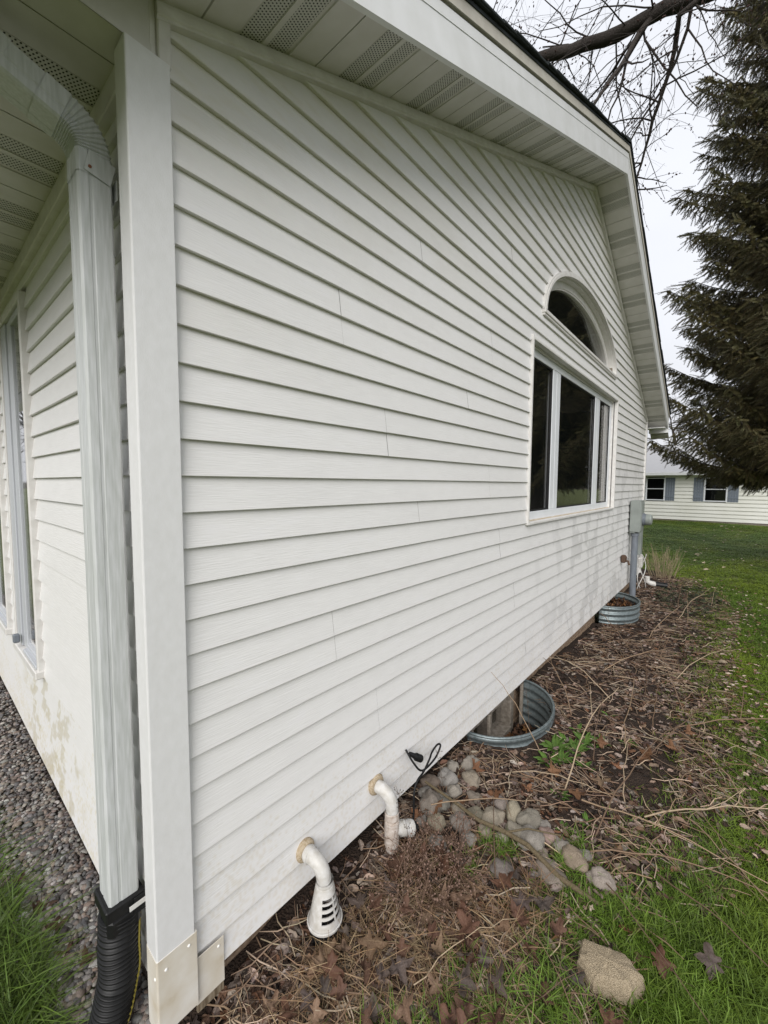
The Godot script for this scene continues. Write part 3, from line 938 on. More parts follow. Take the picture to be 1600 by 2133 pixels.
func corner_post(house: Node3D) -> void:
	var p := Node3D.new()
	p.name = "corner_post"
	house.add_child(p)
	var prof := PackedVector2Array([Vector2(0.073, -0.012), Vector2(0.073, 0.0145), Vector2(0.0715, 0.016), Vector2(-0.0265, 0.016), Vector2(-0.0293, 0.0148), Vector2(-0.0305, 0.012), Vector2(-0.0305, -0.050), Vector2(-0.029, -0.056), Vector2(-0.025, -0.0605), Vector2(-0.018, -0.0625), Vector2(-0.006, -0.058), Vector2(0.02, -0.03)])
	var fr := func(y: float) -> Transform3D: return Transform3D(Basis(Vector3(1, 0, 0), Vector3(0, 0, 1), Vector3(0, -1, 0)), Vector3(0, y, 0))
	var a := MB.new()
	a.sweep(prof, [fr.call(2.556), fr.call(0.17)])
	put("post", a.mesh(), M.post, p)
	var pr2 := PackedVector2Array()
	for q in prof:
		pr2.append(Vector2(q.x + (0.006 if q.x > 0.06 else -0.0015 if q.x < -0.02 else 0.0), q.y + (0.0018 if q.y > 0.01 else 0.0)))
	var b := MB.new()
	b.sweep(pr2, [fr.call(0.196), fr.call(-0.034)])
	put("patch_wrap", b.mesh(), M.patch, p)
	var e := MB.new()
	e.box(Vector3(0.122, 0.02, 0.0045), Vector3(0.088, 0.15, 0.003), 0.001)
	put("patch_plate", e.mesh(), M.patch, p)
	var e2 := MB.new()
	e2.box(Vector3(0.124, -0.066, -0.004), Vector3(0.084, 0.045, 0.012), 0.002)
	put("patch_foot", e2.mesh(), M.wood, p)
	for q in [[0.055, 0.172, 0.0182], [-0.008, 0.158, 0.0182], [0.148, 0.075, 0.0062], [-0.0325, 0.142, 0.006]]:
		var r := MB.new()
		var bs := Basis(Vector3.RIGHT, PI / 2) if q[0] > -0.03 else Basis(Vector3(0, 0, 1), PI / 2)
		r.lathe(PackedVector2Array([Vector2(0.0045, -0.002), Vector2(0.0043, 0.0006), Vector2(0.003, 0.002), Vector2(0.0, 0.0026)]), 12, Transform3D(bs, Vector3(q[0], q[1], q[2])))
		put("rivet", r.mesh(), M.rivet, p)

func spout_profile(w: float, d: float) -> PackedVector2Array:   # ribbed rectangle, w along x, d along y
	var o := PackedVector2Array()
	var hw := w * 0.5
	var hd := d * 0.5
	var g := 0.0014
	var side := func(a: Vector2, b: Vector2, nrm: Vector2) -> void:
		for q in [[0.07, 0], [0.30, 0], [0.33, 1], [0.40, 1], [0.43, 0], [0.93, 0]]:
			o.append(a.lerp(b, q[0]) - nrm * g * q[1])
	side.call(Vector2(-hw, -hd), Vector2(hw, -hd), Vector2(0, -1))
	side.call(Vector2(hw, -hd), Vector2(hw, hd), Vector2(1, 0))
	side.call(Vector2(hw, hd), Vector2(-hw, hd), Vector2(0, 1))
	side.call(Vector2(-hw, hd), Vector2(-hw, -hd), Vector2(-1, 0))
	return o

func downspout() -> void:
	var t := thing("downspout", "dirty white ribbed downspout standing beside the corner post", "downspout", "", Vector3(-0.0585, 0.29, -0.176))
	var prof := spout_profile(0.077, 0.090)
	# frame: local x -> world x, local y -> world -z ... path runs up
	var fr := func(x: float, y: float, tilt: float, sc: float) -> Transform3D:
		# tilt turns the axis from +y towards -x
		var ax := Vector3(-sin(tilt), cos(tilt), 0)
		var lx := Vector3(cos(tilt), sin(tilt), 0)
		var ly := ax.cross(lx)
		return Transform3D(Basis(lx * sc, ly * sc, ax), Vector3(x, y, 0))
	var a := MB.new()
	a.sweep(prof, [fr.call(0, 0, 0, 1.0), fr.call(0, 0.7, 0, 1.0), fr.call(0, 1.4, 0, 1.0), fr.call(0, 2.035, 0, 1.0)])
	put("pipe", a.mesh(), M.spout, t)
	var b := MB.new()
	var frames := []
	frames.append(fr.call(0, 1.995, 0, 1.035))
	frames.append(fr.call(0, 2.05, 0, 1.035))
	var R := 0.085
	var th := 1.22
	var n := 11
	for i in n + 1:
		var an := th * i / n
		var x := -R * (1.0 - cos(an))
		var y := 2.05 + R * sin(an)
		frames.append(fr.call(x, y, an, 1.045))
		var am := th * (i + 0.72) / n
		if i < n: frames.append(fr.call(-R * (1.0 - cos(am)), 2.05 + R * sin(am), am, 0.965))
	var last: Transform3D = frames[-1]
	var ax := Vector3(-sin(th), cos(th), 0)
	frames.append(Transform3D(last.basis, last.origin + ax * 0.05))
	var cap0: Transform3D = frames[0]
	for i in frames.size() - 1:
		var f0: Transform3D = frames[i]
		var f1: Transform3D = frames[i + 1]
		for k in prof.size():
			var pa := prof[k]
			var pb := prof[(k + 1) % prof.size()]
			b.quad(f0 * Vector3(pa.x, pa.y, 0), f0 * Vector3(pb.x, pb.y, 0), f1 * Vector3(pb.x, pb.y, 0), f1 * Vector3(pa.x, pa.y, 0))
	put("elbow", b.mesh(), M.spout, t)
	var e := MB.new()
	var s := last.origin + ax * 0.03
	var bb := fr.call(0, 0, th, 0.99) as Transform3D
	var bu := fr.call(0, 0, th, 1.045) as Transform3D
	e.sweep(prof, [Transform3D(bb.basis, s), Transform3D(bb.basis, s + ax * 0.10)])
	e.sweep(prof, [Transform3D(bu.basis, s + ax * 0.085), Transform3D(bu.basis, s + ax * 0.42)])
	put("offset_pipe", e.mesh(), M.spout, t)
	var st := MB.new()
	st.box(Vector3(0.01, 2.02, 0.0485), Vector3(0.06, 0.055, 0.0014), 0.0004, Basis(Vector3(0, 0, 1), -0.25))
	st.box(Vector3(0.047, 1.985, 0.03), Vector3(0.0014, 0.05, 0.04), 0.0004)
	put("strap", st.mesh(), M.spout, t)
	var sc := MB.new()
	sc.lathe(PackedVector2Array([Vector2(0.0042, -0.002), Vector2(0.004, 0.001), Vector2(0.0, 0.0024)]), 10, Transform3D(Basis(Vector3.RIGHT, PI / 2), Vector3(-0.012, 2.012, 0.050)))
	put("screw", sc.mesh(), M.rust, t)

func drain_hose() -> void:
	var t := thing("drain_hose", "black corrugated drain hose fixed under the downspout", "drain pipe", "", Vector3(-0.0585, 0.0, -0.176))
	var a := MB.new()
	# adapter: square collar then funnel
	a.span(Vector3(-0.050, 0.265, -0.056), Vector3(0.050, 0.305, 0.056), 0.004)
	a.span(Vector3(-0.044, 0.20, -0.050), Vector3(0.044, 0.265, 0.050), 0.012)
	a.span(Vector3(0.02, 0.25, 0.0565), Vector3(0.058, 0.30, 0.062), 0.002)
	put("adapter", a.mesh(), M.rubber, t)
	var lb := MB.new()
	lb.box(Vector3(0.031, 0.279, 0.0630), Vector3(0.050, 0.015, 0.002), 0.0004, Basis(Vector3(0, 0, 1), 0.04))
	put("sticker", lb.mesh(), M.trim, t)
	var cv := Curve3D.new()
	cv.add_point(Vector3(0.0, 0.245, 0), Vector3.ZERO, Vector3(0, -0.08, 0))
	cv.add_point(Vector3(-0.01, 0.03, -0.005), Vector3(0, 0.09, 0), Vector3(-0.01, -0.07, 0))
	cv.add_point(Vector3(-0.06, -0.16, -0.03), Vector3(0.02, 0.07, 0.01), Vector3(-0.03, -0.06, -0.02))
	cv.add_point(Vector3(-0.20, -0.27, -0.10), Vector3(0.06, 0.02, 0.02), Vector3.ZERO)
	var pts := PackedVector3Array()
	var rs := PackedFloat32Array()
	var L := cv.get_baked_length()
	var k := 0
	var d := 0.0
	while d < L:
		var ph := k % 6
		pts.append(cv.sample_baked(d, true))
		rs.append([0.0475, 0.0535, 0.0555, 0.0555, 0.0535, 0.0475][ph])
		d += [0.003, 0.0015, 0.004, 0.0015, 0.003, 0.003][ph]
		k += 1
	var h := MB.new()
	h.tube(pts, rs, 28, true)
	put("hose", h.mesh(), M.rubber, t)
	var sp := PackedVector3Array()
	var sr := PackedFloat32Array()
	d = 0.02
	k = 0
	while d < L - 0.05:
		var c := cv.sample_baked(d, true)
		sp.append(c + Vector3(0.040, 0, 0.0395))
		sr.append(0.0022 if k % 2 == 0 else 0.0034)
		d += 0.008
		k += 1
	var s := MB.new()
	s.tube(sp, sr, 6)
	put("stripe", s.mesh(), M.stripe, t)

# ------------------------------------------------------------------ low wall details
func foundation(house: Node3D) -> void:
	var f := Node3D.new()
	f.name = "foundation"
	house.add_child(f)
	var mb := MB.new()
	for q in [[0.03, 1.90], [2.63, 5.24], [5.97, RX - 0.02]]:
		mb.span(Vector3(q[0], -0.62, -0.2), Vector3(q[1], 0.05, -0.117), 0)
	mb.span(Vector3(0.06, -0.62, -8.9), Vector3(0.2, 0.03, -0.2), 0)
	mb.span(Vector3(RX - 0.2, -0.62, -8.9), Vector3(RX - 0.03, 0.03, -0.2), 0)
	put("mortar", mb.mesh(), M.mortar, f)
	var bw := 0.398
	for row in 3:
		var y0 := -0.19 + 0.2 * 0.0 - row * 0.2
		var x := 0.035 - (0.2 if row % 2 else 0.0)
		while x < RX - 0.05:
			var a := maxf(x, 0.035)
			var b := minf(x + bw - 0.009, RX - 0.03)
			x += bw
			for w in [[1.90, 2.63], [5.24, 5.97]]:
				if a < w[0] and b > w[0]: b = w[0]
				elif a >= w[0] and a < w[1]: a = minf(w[1], b)
			if b - a < 0.04: continue
			var m2 := MB.new()
			m2.box(Vector3((a + b) * 0.5, y0 + 0.0955, -0.150 + rng.randf_range(-0.002, 0.002)), Vector3(b - a, 0.191, 0.09), 0.004)
			put("block", m2.mesh(), M.block, f)

func window_well(i: int, label: String) -> void:
	var w: Array = WELLS[i]
	var t := thing("window_well", label, "window well", "galvanized window wells", Vector3(w[0], w[4], -0.045))
	var n := 40
	var mb := MB.new()
	var top: float = w[3] - w[4]
	var hgt := top + 0.1
	var rows := int(hgt / 0.009)
	var base := 0
	for side in 2:
		base = mb.v.size()
		for j in rows + 1:
			var y := top - hgt * j / rows
			var ph := y / 0.068 * TAU
			var d := 0.009 * sin(ph) * ss(0.0, 0.02, top - y)
			var sl := 0.009 * TAU / 0.068 * cos(ph)
			for k in n + 1:
				var an := PI * k / n
				var dir := Vector3(cos(an), 0, sin(an))
				var p := Vector3(cos(an) * (w[1] + d + side * 0.003), y, sin(an) * (w[2] + d + side * 0.003))
				var nn := Vector3(dir.x / w[1], 0, dir.z / w[2]).normalized()
				nn = (nn - Vector3(0, sl, 0)).normalized()
				mb.vert(p, nn if side == 1 else -nn)
		for j in rows:
			for k in n:
				var q := base + j * (n + 1) + k
				if side == 1: mb.qi(q, q + n + 1, q + n + 2, q + 1) if false else mb.qi(q, q + 1, q + n + 2, q + n + 1)
				else: mb.qi(q, q + n + 1, q + n + 2, q + 1)
	put("liner", mb.mesh(), M.galv, t)
	var rim := MB.new()
	var pts := PackedVector3Array()
	var rs := PackedFloat32Array()
	for k in n + 1:
		var an := PI * k / n
		pts.append(Vector3(cos(an) * (w[1] + 0.003), top, sin(an) * (w[2] + 0.003)))
		rs.append(0.009)
	rim.tube(pts, rs, 10)
	put("rim", rim.mesh(), M.galv, t)
	# gravel and leaf floor
	var fl := MB.new()
	for k in n:
		var a0 := PI * k / n
		var a1 := PI * (k + 1) / n
		fl.tri(Vector3.ZERO, Vector3(cos(a1) * w[1], 0.0, sin(a1) * w[2]), Vector3(cos(a0) * w[1], 0.0, sin(a0) * w[2]))
	fl.quad(Vector3(-w[1], 0, 0), Vector3(w[1], 0, 0), Vector3(w[1], 0, -0.12), Vector3(-w[1], 0, -0.12))
	put("floor", fl.mesh(), M.soil, t)
	var bo := MB.new()
	for x in [-w[1] + 0.03, w[1] - 0.03, -w[1] + 0.3]:
		bo.span(Vector3(x - 0.014, 0.0, -0.01), Vector3(x + 0.014, top - 0.02, 0.012), 0.004)
	put("bracket", bo.mesh(), M.concrete, t)
	# cellar window
	var cw := thing("cellar_window", "cellar window down in the " + ("near" if i == 0 else "far") + " window well", "window", "cellar windows", Vector3(w[0], w[4], -0.1))
	var fr := MB.new()
	var h2 := top - 0.03
	fr.span(Vector3(-0.36, 0.0, -0.1), Vector3(-0.30, h2, 0.02), 0.004)
	fr.span(Vector3(0.30, 0.0, -0.1), Vector3(0.36, h2, 0.02), 0.004)
	fr.span(Vector3(-0.30, h2 - 0.05, -0.1), Vector3(0.30, h2, 0.02), 0.004)
	fr.span(Vector3(-0.30, 0.0, -0.1), Vector3(0.30, 0.05, 0.03), 0.004)
	fr.span(Vector3(-0.02, 0.05, -0.1), Vector3(0.02, h2 - 0.05, 0.0), 0.004)
	put("frame", fr.mesh(), M.concrete, cw)
	var g := MB.new()
	g.span(Vector3(-0.30, 0.05, -0.06), Vector3(0.30, h2 - 0.05, -0.056), 0)
	put("pane", g.mesh(), M.glass, cw)
	var bk := MB.new()
	bk.span(Vector3(-0.37, 0.0, -0.4), Vector3(0.37, h2 + 0.02, -0.38), 0)
	put("backing", bk.mesh(), M.dark, cw)

func sump_outlets() -> void:
	var t := thing("sump_outlet", "white plastic outlet pipe ending in a slotted cone grate", "drain pipe", "sump outlets", Vector3(0.50, -0.09, 0.0))
	var o := Vector3(-0.50, 0.09, 0.0)
	var fl := MB.new()
	fl.lathe(PackedVector2Array([Vector2(0.040, -0.012), Vector2(0.041, 0.003), Vector2(0.037, 0.009), Vector2(0.030, 0.013), Vector2(0.024, 0.012)]), 26, Transform3D(Basis(Vector3.RIGHT, PI / 2), Vector3(0.493, 0.137, -0.002) + o))
	put("caulk_collar", fl.mesh(), M.caulk, t)
	var el := MB.new()
	var pts := PackedVector3Array()
	var rs := PackedFloat32Array()
	pts.append(Vector3(0.493, 0.137, -0.02) + o); rs.append(0.0265)
	pts.append(Vector3(0.493, 0.137, 0.016) + o); rs.append(0.0265)
	pts.append(Vector3(0.493, 0.137, 0.0165) + o); rs.append(0.0300)
	pts.append(Vector3(0.494, 0.136, 0.032) + o); rs.append(0.0300)
	pts.append(Vector3(0.494, 0.136, 0.0325) + o); rs.append(0.0270)
	for i in 9:
		var an := PI * 0.5 * i / 8
		pts.append(Vector3(0.494 + 0.012 * i / 8.0, 0.136 - 0.052 * (1 - cos(an)), 0.033 + 0.052 * sin(an)) + o); rs.append(0.0270)
	pts.append(Vector3(0.508, 0.066, 0.0855) + o); rs.append(0.0270)
	el.tube(pts, rs, 22)
	put("elbow", el.mesh(), M.pvc, t)
	# slotted cone
	var cn := MB.new()
	var c := Vector3(0.510, 0.0, 0.087) + o
	var yt := 0.068
	var yb := -0.085
	var na := 60
	var nt := 46
	var rad := func(u: float) -> float: return 0.0315 if u < 0.1 else lerpf(0.0325, 0.060, (u - 0.1) / 0.9)
	for sd in 2:
		for j in nt:
			for k in na:
				var u0 := float(j) / nt
				var u1 := float(j + 1) / nt
				var a0 := TAU * k / na
				var a1 := TAU * (k + 1) / na
				var um := (u0 + u1) * 0.5
				var am := (a0 + a1) * 0.5
				var slot := false
				if um > 0.24 and um < 0.82:
					var fs := fmod((um - 0.24) / 0.145, 1.0)
					if fs > 0.22 and fs < 0.84 and ((am > 0.62 and am < 1.42) or (am > 1.52 and am < 2.50) or (am > 3.9 and am < 4.7) or (am > 4.8 and am < 5.6)): slot = true
				if slot: continue
				var ins := 0.0025 if sd == 1 else 0.0
				var P := func(u: float, a: float) -> Vector3:
					var r: float = rad.call(u) - ins
					return c + Vector3(cos(a) * r, lerpf(yt, yb, u), sin(a) * r)
				if sd == 0: cn.quad(P.call(u0, a1), P.call(u0, a0), P.call(u1, a0), P.call(u1, a1))
				else: cn.quad(P.call(u0, a0), P.call(u0, a1), P.call(u1, a1), P.call(u1, a0))
	put("cone_grate", cn.mesh(), M.pvc, t)
	var rm := MB.new()
	rm.lathe(PackedVector2Array([Vector2(0.058, -0.086), Vector2(0.064, -0.087), Vector2(0.0645, -0.080), Vector2(0.060, -0.078)]), 40, Transform3D(Basis.IDENTITY, c))
	put("cone_rim", rm.mesh(), M.pvc, t)
	var bs := MB.new()
	bs.lathe(PackedVector2Array([Vector2(0.0, -0.088), Vector2(0.052, -0.088), Vector2(0.054, -0.10), Vector2(0.054, -0.2)]), 30, Transform3D(Basis.IDENTITY, c))
	put("riser", bs.mesh(), M.rubber, t)
	# second outlet with a tee
	var t2 := thing("sump_outlet", "weathered white outlet pipe with a side tee beside the stones", "drain pipe", "sump outlets", Vector3(0.905, -0.2, 0.0))
	var o2 := Vector3(-0.905, 0.2, 0.0)
	var f2 := MB.new()
	f2.lathe(PackedVector2Array([Vector2(0.044, -0.012), Vector2(0.045, 0.003), Vector2(0.040, 0.010), Vector2(0.032, 0.013), Vector2(0.025, 0.012)]), 26, Transform3D(Basis(Vector3.RIGHT, PI / 2), Vector3(0.892, 0.163, -0.002) + o2))
	put("caulk_collar", f2.mesh(), M.caulk, t2)
	var e2 := MB.new()
	pts = PackedVector3Array()
	rs = PackedFloat32Array()
	pts.append(Vector3(0.892, 0.16, -0.02) + o2); rs.append(0.027)
	pts.append(Vector3(0.892, 0.16, 0.02) + o2); rs.append(0.027)
	for i in 9:
		var an := PI * 0.5 * i / 8
		pts.append(Vector3(0.893 + 0.012 * i / 8.0, 0.16 - 0.06 * (1 - cos(an)), 0.022 + 0.058 * sin(an)) + o2); rs.append(0.0275)
	pts.append(Vector3(0.905, 0.068, 0.08) + o2); rs.append(0.0275)
	e2.tube(pts, rs, 22)
	put("elbow", e2.mesh(), M.pvc, t2)
	var pp := MB.new()
	var prof := PackedVector2Array([Vector2(0.030, 0.075), Vector2(0.0315, 0.072), Vector2(0.0315, 0.045), Vector2(0.0275, 0.0445), Vector2(0.0275, 0.030), Vector2(0.0325, 0.0295), Vector2(0.0325, -0.075), Vector2(0.028, -0.0755), Vector2(0.028, -0.22)])
	var rev := PackedVector2Array()
	for i in prof.size(): rev.append(prof[prof.size() - 1 - i])
	pp.lathe(rev, 26, Transform3D(Basis.IDENTITY, Vector3(0.905, 0, 0.08) + o2))
	put("riser", pp.mesh(), M.pvc_dirty, t2)
	var tee := MB.new()
	pts = PackedVector3Array()
	rs = PackedFloat32Array()
	var d := Vector3(0.86, -0.38, 0.34).normalized()
	var s := Vector3(0.905, -0.005, 0.08) + o2
	for q in [[0.02, 0.0275], [0.045, 0.0275], [0.0455, 0.0325], [0.075, 0.0325], [0.0755, 0.029], [0.085, 0.029], [0.0855, 0.034], [0.108, 0.034]]:
		pts.append(s + d * q[0]); rs.append(q[1])
	tee.tube(pts, rs, 22)
	put("tee", tee.mesh(), M.pvc, t2)
	var cp := MB.new()
	cp.tube(PackedVector3Array([s + d * 0.1085, s + d * 0.13]), PackedFloat32Array([0.027, 0.027]), 20)
	put("rubber_plug", cp.mesh(), M.rubber, t2)

func cable() -> void:
	var t := thing("power_cable", "black cable looped and hanging from the bottom of the siding", "cable", "", Vector3(1.10, -0.12, 0.0))
	var o := -Vector3(1.10, -0.12, 0.0)
	var path := [[1.097, 0.224, 0.008], [1.106, 0.17, 0.05], [1.15, 0.119, 0.07], [1.255, 0.124, 0.072], [1.323, 0.153, 0.062], [1.300, 0.170, 0.058], [1.245, 0.160, 0.062], [1.203, 0.151, 0.075], [1.136, 0.131, 0.088], [1.075, 0.123, 0.095], [1.043, 0.088, 0.1], [1.027, 0.011, 0.11], [1.02, -0.08, 0.115], [1.03, -0.13, 0.15]]
	var cv := Curve3D.new()
	for i in path.size():
		var a: Array = path[maxi(i - 1, 0)]
		var b: Array = path[mini(i + 1, path.size() - 1)]
		var tg := Vector3(b[0] - a[0], b[1] - a[1], b[2] - a[2]) * 0.18
		cv.add_point(Vector3(path[i][0], path[i][1], path[i][2]) + o, -tg, tg)
	var pts := PackedVector3Array()
	var rs := PackedFloat32Array()
	var d := 0.0
	while d < cv.get_baked_length():
		pts.append(cv.sample_baked(d, true)); rs.append(0.0048); d += 0.008
	var mb := MB.new()
	mb.tube(pts, rs, 9)
	put("cord", mb.mesh(), M.rubber, t)
	var pl := MB.new()
	pl.tube(PackedVector3Array([Vector3(1.098, 0.215, 0.03) + o, Vector3(1.115, 0.20, 0.04) + o, Vector3(1.13, 0.188, 0.045) + o, Vector3(1.131, 0.187, 0.045) + o, Vector3(1.16, 0.166, 0.052) + o]), PackedFloat32Array([0.008, 0.012, 0.013, 0.018, 0.018]), 16)
	put("connector", pl.mesh(), M.rubber, t)

func electric_meter() -> void:
	var t := thing("electric_meter", "grey electric meter box on the siding near the far corner", "meter", "", Vector3(6.70, -0.25, 0.0))
	var o := -Vector3(6.70, -0.25, 0.0)
	var a := MB.new()
	a.box(Vector3(6.70, 1.05, 0.08) + o, Vector3(0.30, 0.47, 0.135), 0.008)
	a.box(Vector3(6.70, 1.045, 0.150) + o, Vector3(0.26, 0.42, 0.012), 0.004)
	a.box(Vector3(6.70, 0.808, 0.05) + o, Vector3(0.27, 0.02, 0.07), 0.003)
	put("box", a.mesh(), M.meter, t)
	var b := MB.new()
	var x := Transform3D(Basis(Vector3.RIGHT, PI / 2), Vector3(6.72, 1.00, 0.15) + o)
	b.lathe(PackedVector2Array([Vector2(0.092, 0.0), Vector2(0.092, 0.025), Vector2(0.083, 0.03), Vector2(0.083, 0.05)]), 32, x)
	put("collar", b.mesh(), M.conduit, t)
	var gdome := MB.new()
	gdome.lathe(PackedVector2Array([Vector2(0.080, 0.05), Vector2(0.080, 0.10), Vector2(0.072, 0.118), Vector2(0.05, 0.124), Vector2(0.0, 0.126)]), 32, x)
	put("dial", gdome.mesh(), M.meter, t)
	var c := MB.new()
	c.tube(PackedVector3Array([Vector3(6.645, 0.80, 0.075) + o, Vector3(6.645, 0.1, 0.075) + o, Vector3(6.645, -0.3, 0.075) + o]), PackedFloat32Array([0.044, 0.044, 0.044]), 20)
	c.tube(PackedVector3Array([Vector3(6.645, 0.80, 0.075) + o, Vector3(6.645, 0.75, 0.075) + o]), PackedFloat32Array([0.052, 0.052]), 20)
	put("conduit", c.mesh(), M.conduit, t)
	var u := thing("utility_box", "small pale grey cable box with loose white wires behind the conduit", "utility box", "", Vector3(7.2, 0.3, 0.0))
	var ub := MB.new()
	ub.box(Vector3(0, 0.35, 0.05), Vector3(0.16, 0.5, 0.08), 0.006)
	put("box", ub.mesh(), M.meter, u)
	var ul := MB.new()
	ul.box(Vector3(0.05, -0.02, 0.08), Vector3(0.13, 0.17, 0.06), 0.01, Basis(Vector3(0, 0, 1), 0.3))
	put("cover", ul.mesh(), M.pvc, u)
	for q in 3:
		var w := MB.new()
		var pts := PackedVector3Array()
		var rs := PackedFloat32Array()
		for i in 14:
			var f := i / 13.0
			pts.append(Vector3(0.02 + q * 0.05 + 0.06 * sin(f * 5.0 + q), 0.1 - 0.55 * f, 0.1 + 0.05 * sin(f * 4.0 + q * 2.0))); rs.append(0.006)
		w.tube(pts, rs, 6)
		put("wire", w.mesh(), M.pvc, u)
	var d := thing("splash_spout", "white downspout elbow lying at the far foot of the wall", "downspout", "", Vector3(7.72, -0.2, 0.12))
	var e := MB.new()
	e.tube(PackedVector3Array([Vector3(0, 0.16, 0), Vector3(0.0, 0.08, 0.0), Vector3(0.02, 0.05, 0.04), Vector3(0.05, 0.03, 0.12)]), PackedFloat32Array([0.04, 0.042, 0.042, 0.042]), 10)
	put("elbow", e.mesh(), M.pvc, d)
	var e2 := MB.new()
	e2.tube(PackedVector3Array([Vector3(0.048, 0.032, 0.115), Vector3(0.11, 0.02, 0.27)]), PackedFloat32Array([0.05, 0.05]), 12)
	put("outlet", e2.mesh(), M.rubber, d)
	var s := thing("wall_spigot", "small dark brown spigot box on the boards left of the conduit", "spigot", "", Vector3(6.12, 0.42, 0.0))
	var sb := MB.new()
	sb.box(Vector3(0, 0.05, 0.03), Vector3(0.07, 0.11, 0.06), 0.012)
	sb.tube(PackedVector3Array([Vector3(0, 0.03, 0.05), Vector3(0, 0.02, 0.09), Vector3(0, -0.03, 0.10)]), PackedFloat32Array([0.014, 0.016, 0.014]), 10)
	put("body", sb.mesh(), M.brown_metal, s)
	var hd := MB.new()
	hd.lathe(PackedVector2Array([Vector2(0.0, 0.0), Vector2(0.03, 0.0), Vector2(0.03, 0.008), Vector2(0.0, 0.008)]), 12, Transform3D(Basis(Vector3.RIGHT, PI / 2), Vector3(0, 0.06, 0.06)))
	put("handle", hd.mesh(), M.brown_metal, s)

# ------------------------------------------------------------------ ground
func sheet(xs: PackedFloat32Array, zs: PackedFloat32Array, f: Callable, keep: Callable) -> ArrayMesh:
	var mb := MB.new()
	var W := zs.size()
	for x in xs:
		for z in zs:
			mb.vert(Vector3(x, f.call(x, z), z), Vector3.UP, Vector2(x, z))
	for i in xs.size():
		for j in W:
			var a := mb.v[maxi(i - 1, 0) * W + j]
			var b := mb.v[mini(i + 1, xs.size() - 1) * W + j]
			var c := mb.v[i * W + maxi(j - 1, 0)]
			var d := mb.v[i * W + mini(j + 1, W - 1)]
			mb.n[i * W + j] = (d - c).cross(b - a).normalized()
	for i in xs.size() - 1:
		for j in W - 1:
			if not keep.call((xs[i] + xs[i + 1]) * 0.5, (zs[j] + zs[j + 1]) * 0.5): continue
			var q := i * W + j
			mb.qi(q, q + 1, q + W + 1, q + W)
	return mb.mesh()

func grounds() -> void:
	var xs := PackedFloat32Array([-160, -100, -60, -40, -28, -20, -15, -12, -10, -8, -6.5, -5, -4])
	var x := -3.0
	while x < 12.0:
		xs.append(x); x += 0.2
	xs.append_array([12, 12.7, 13.5, 14.5, 15.5, 17, 18.5, 20, 22, 24, 27, 32, 40, 55, 80, 120, 180])
	var zs := PackedFloat32Array([-160, -100, -60, -40, -25, -18, -13, -10, -8, -6.5, -5])
	var z := -4.0
	while z < 4.0:
		zs.append(z); z += 0.15
	zs.append_array([4.3, 4.8, 5.5, 6.5, 8, 10, 13, 17, 22, 30, 40, 60, 100, 160])
	var lawn := put("lawn", sheet(xs, zs, func(a: float, b: float) -> float:
		var e := bed_edge(a)
		var sink := 0.0
		if e > 0.0: sink = 0.6 * ss(-0.05, -0.35, b - e)
		if b < -0.2 and a > -0.5 and a < 8.2: sink = maxf(sink, 0.6 * ss(-0.55, -0.1, a) * ss(8.6, 8.0, a))
		return ground_y(a, b) - sink - 0.008, func(_a: float, _b: float) -> bool: return true), M.lawn)
	tag(lawn, "short spring lawn stretching from the bed to the neighbouring house", "lawn", "", "structure")
	var bx := PackedFloat32Array()
	var bz := PackedFloat32Array()
	x = -0.3
	while x < 9.3:
		bx.append(x); x += 0.04 if x < 4.0 else 0.08
	z = -0.35
	while z < 1.5:
		bz.append(z); z += 0.04
	var bed := put("flower_bed", sheet(bx, bz, func(a: float, b: float) -> float: return ground_y(a, b) + 0.006,
		func(a: float, b: float) -> bool:
			var e := bed_edge(a) + noise.get_noise_2d(a * 8.0, b * 8.0) * 0.10 + 0.03
			return b < e and not in_well(a, b, 1.02)), M.soil)
	tag(bed, "bare brown soil of the flower bed along the gable wall", "soil", "", "structure")
	# soil packed against the window wells
	for i in 2:
		var w: Array = WELLS[i]
		var mb := MB.new()
		var n := 40
		for k in n:
			for j in 3:
				var P := func(kk: int, jj: int) -> Vector3:
					var an := PI * kk / n
					var gx: float = cos(an) * (w[1] + 0.0 + jj * 0.045) + w[0]
					var gz: float = sin(an) * (w[2] + 0.0 + jj * 0.045) - 0.045
					return Vector3(gx, ground_y(gx, gz) + 0.014 - jj * 0.003, gz)
				mb.quad(P.call(k, j), P.call(k + 1, j), P.call(k + 1, j + 1), P.call(k, j + 1))
		tag(put("soil_collar", mb.mesh(), M.soil), "soil packed round the " + ("near" if i == 0 else "far") + " window well", "soil", "", "structure")
	var gx := columns(-1.0, 0.06, 0.05)
	var gz := columns(-7.0, -0.05, 0.06)
	var gb := put("gravel_bed", sheet(gx, gz, func(a: float, b: float) -> float: return ground_y(a, b) + 0.008,
		func(a: float, b: float) -> bool: return a > gravel_edge(b) + noise.get_noise_2d(a * 10, b * 10) * 0.05), M.gravel_base)
	tag(gb, "grey grit under the gravel along the front wall", "gravel", "", "structure")

func gravel_edge(z: float) -> float:
	return lerpf(-0.20, -0.30, clampf((-z - 0.5) / 1.2, 0, 1)) - 0.25 * ss(1.2, 3.0, -z)

func pebble(sd: int, flat: float) -> ArrayMesh:
	var st := SphereMesh.new()
	st.radial_segments = 12
	st.rings = 6
	st.radius = 0.5
	st.height = 1.0
	return warp(st, sd, flat, 0.28, 1.3)

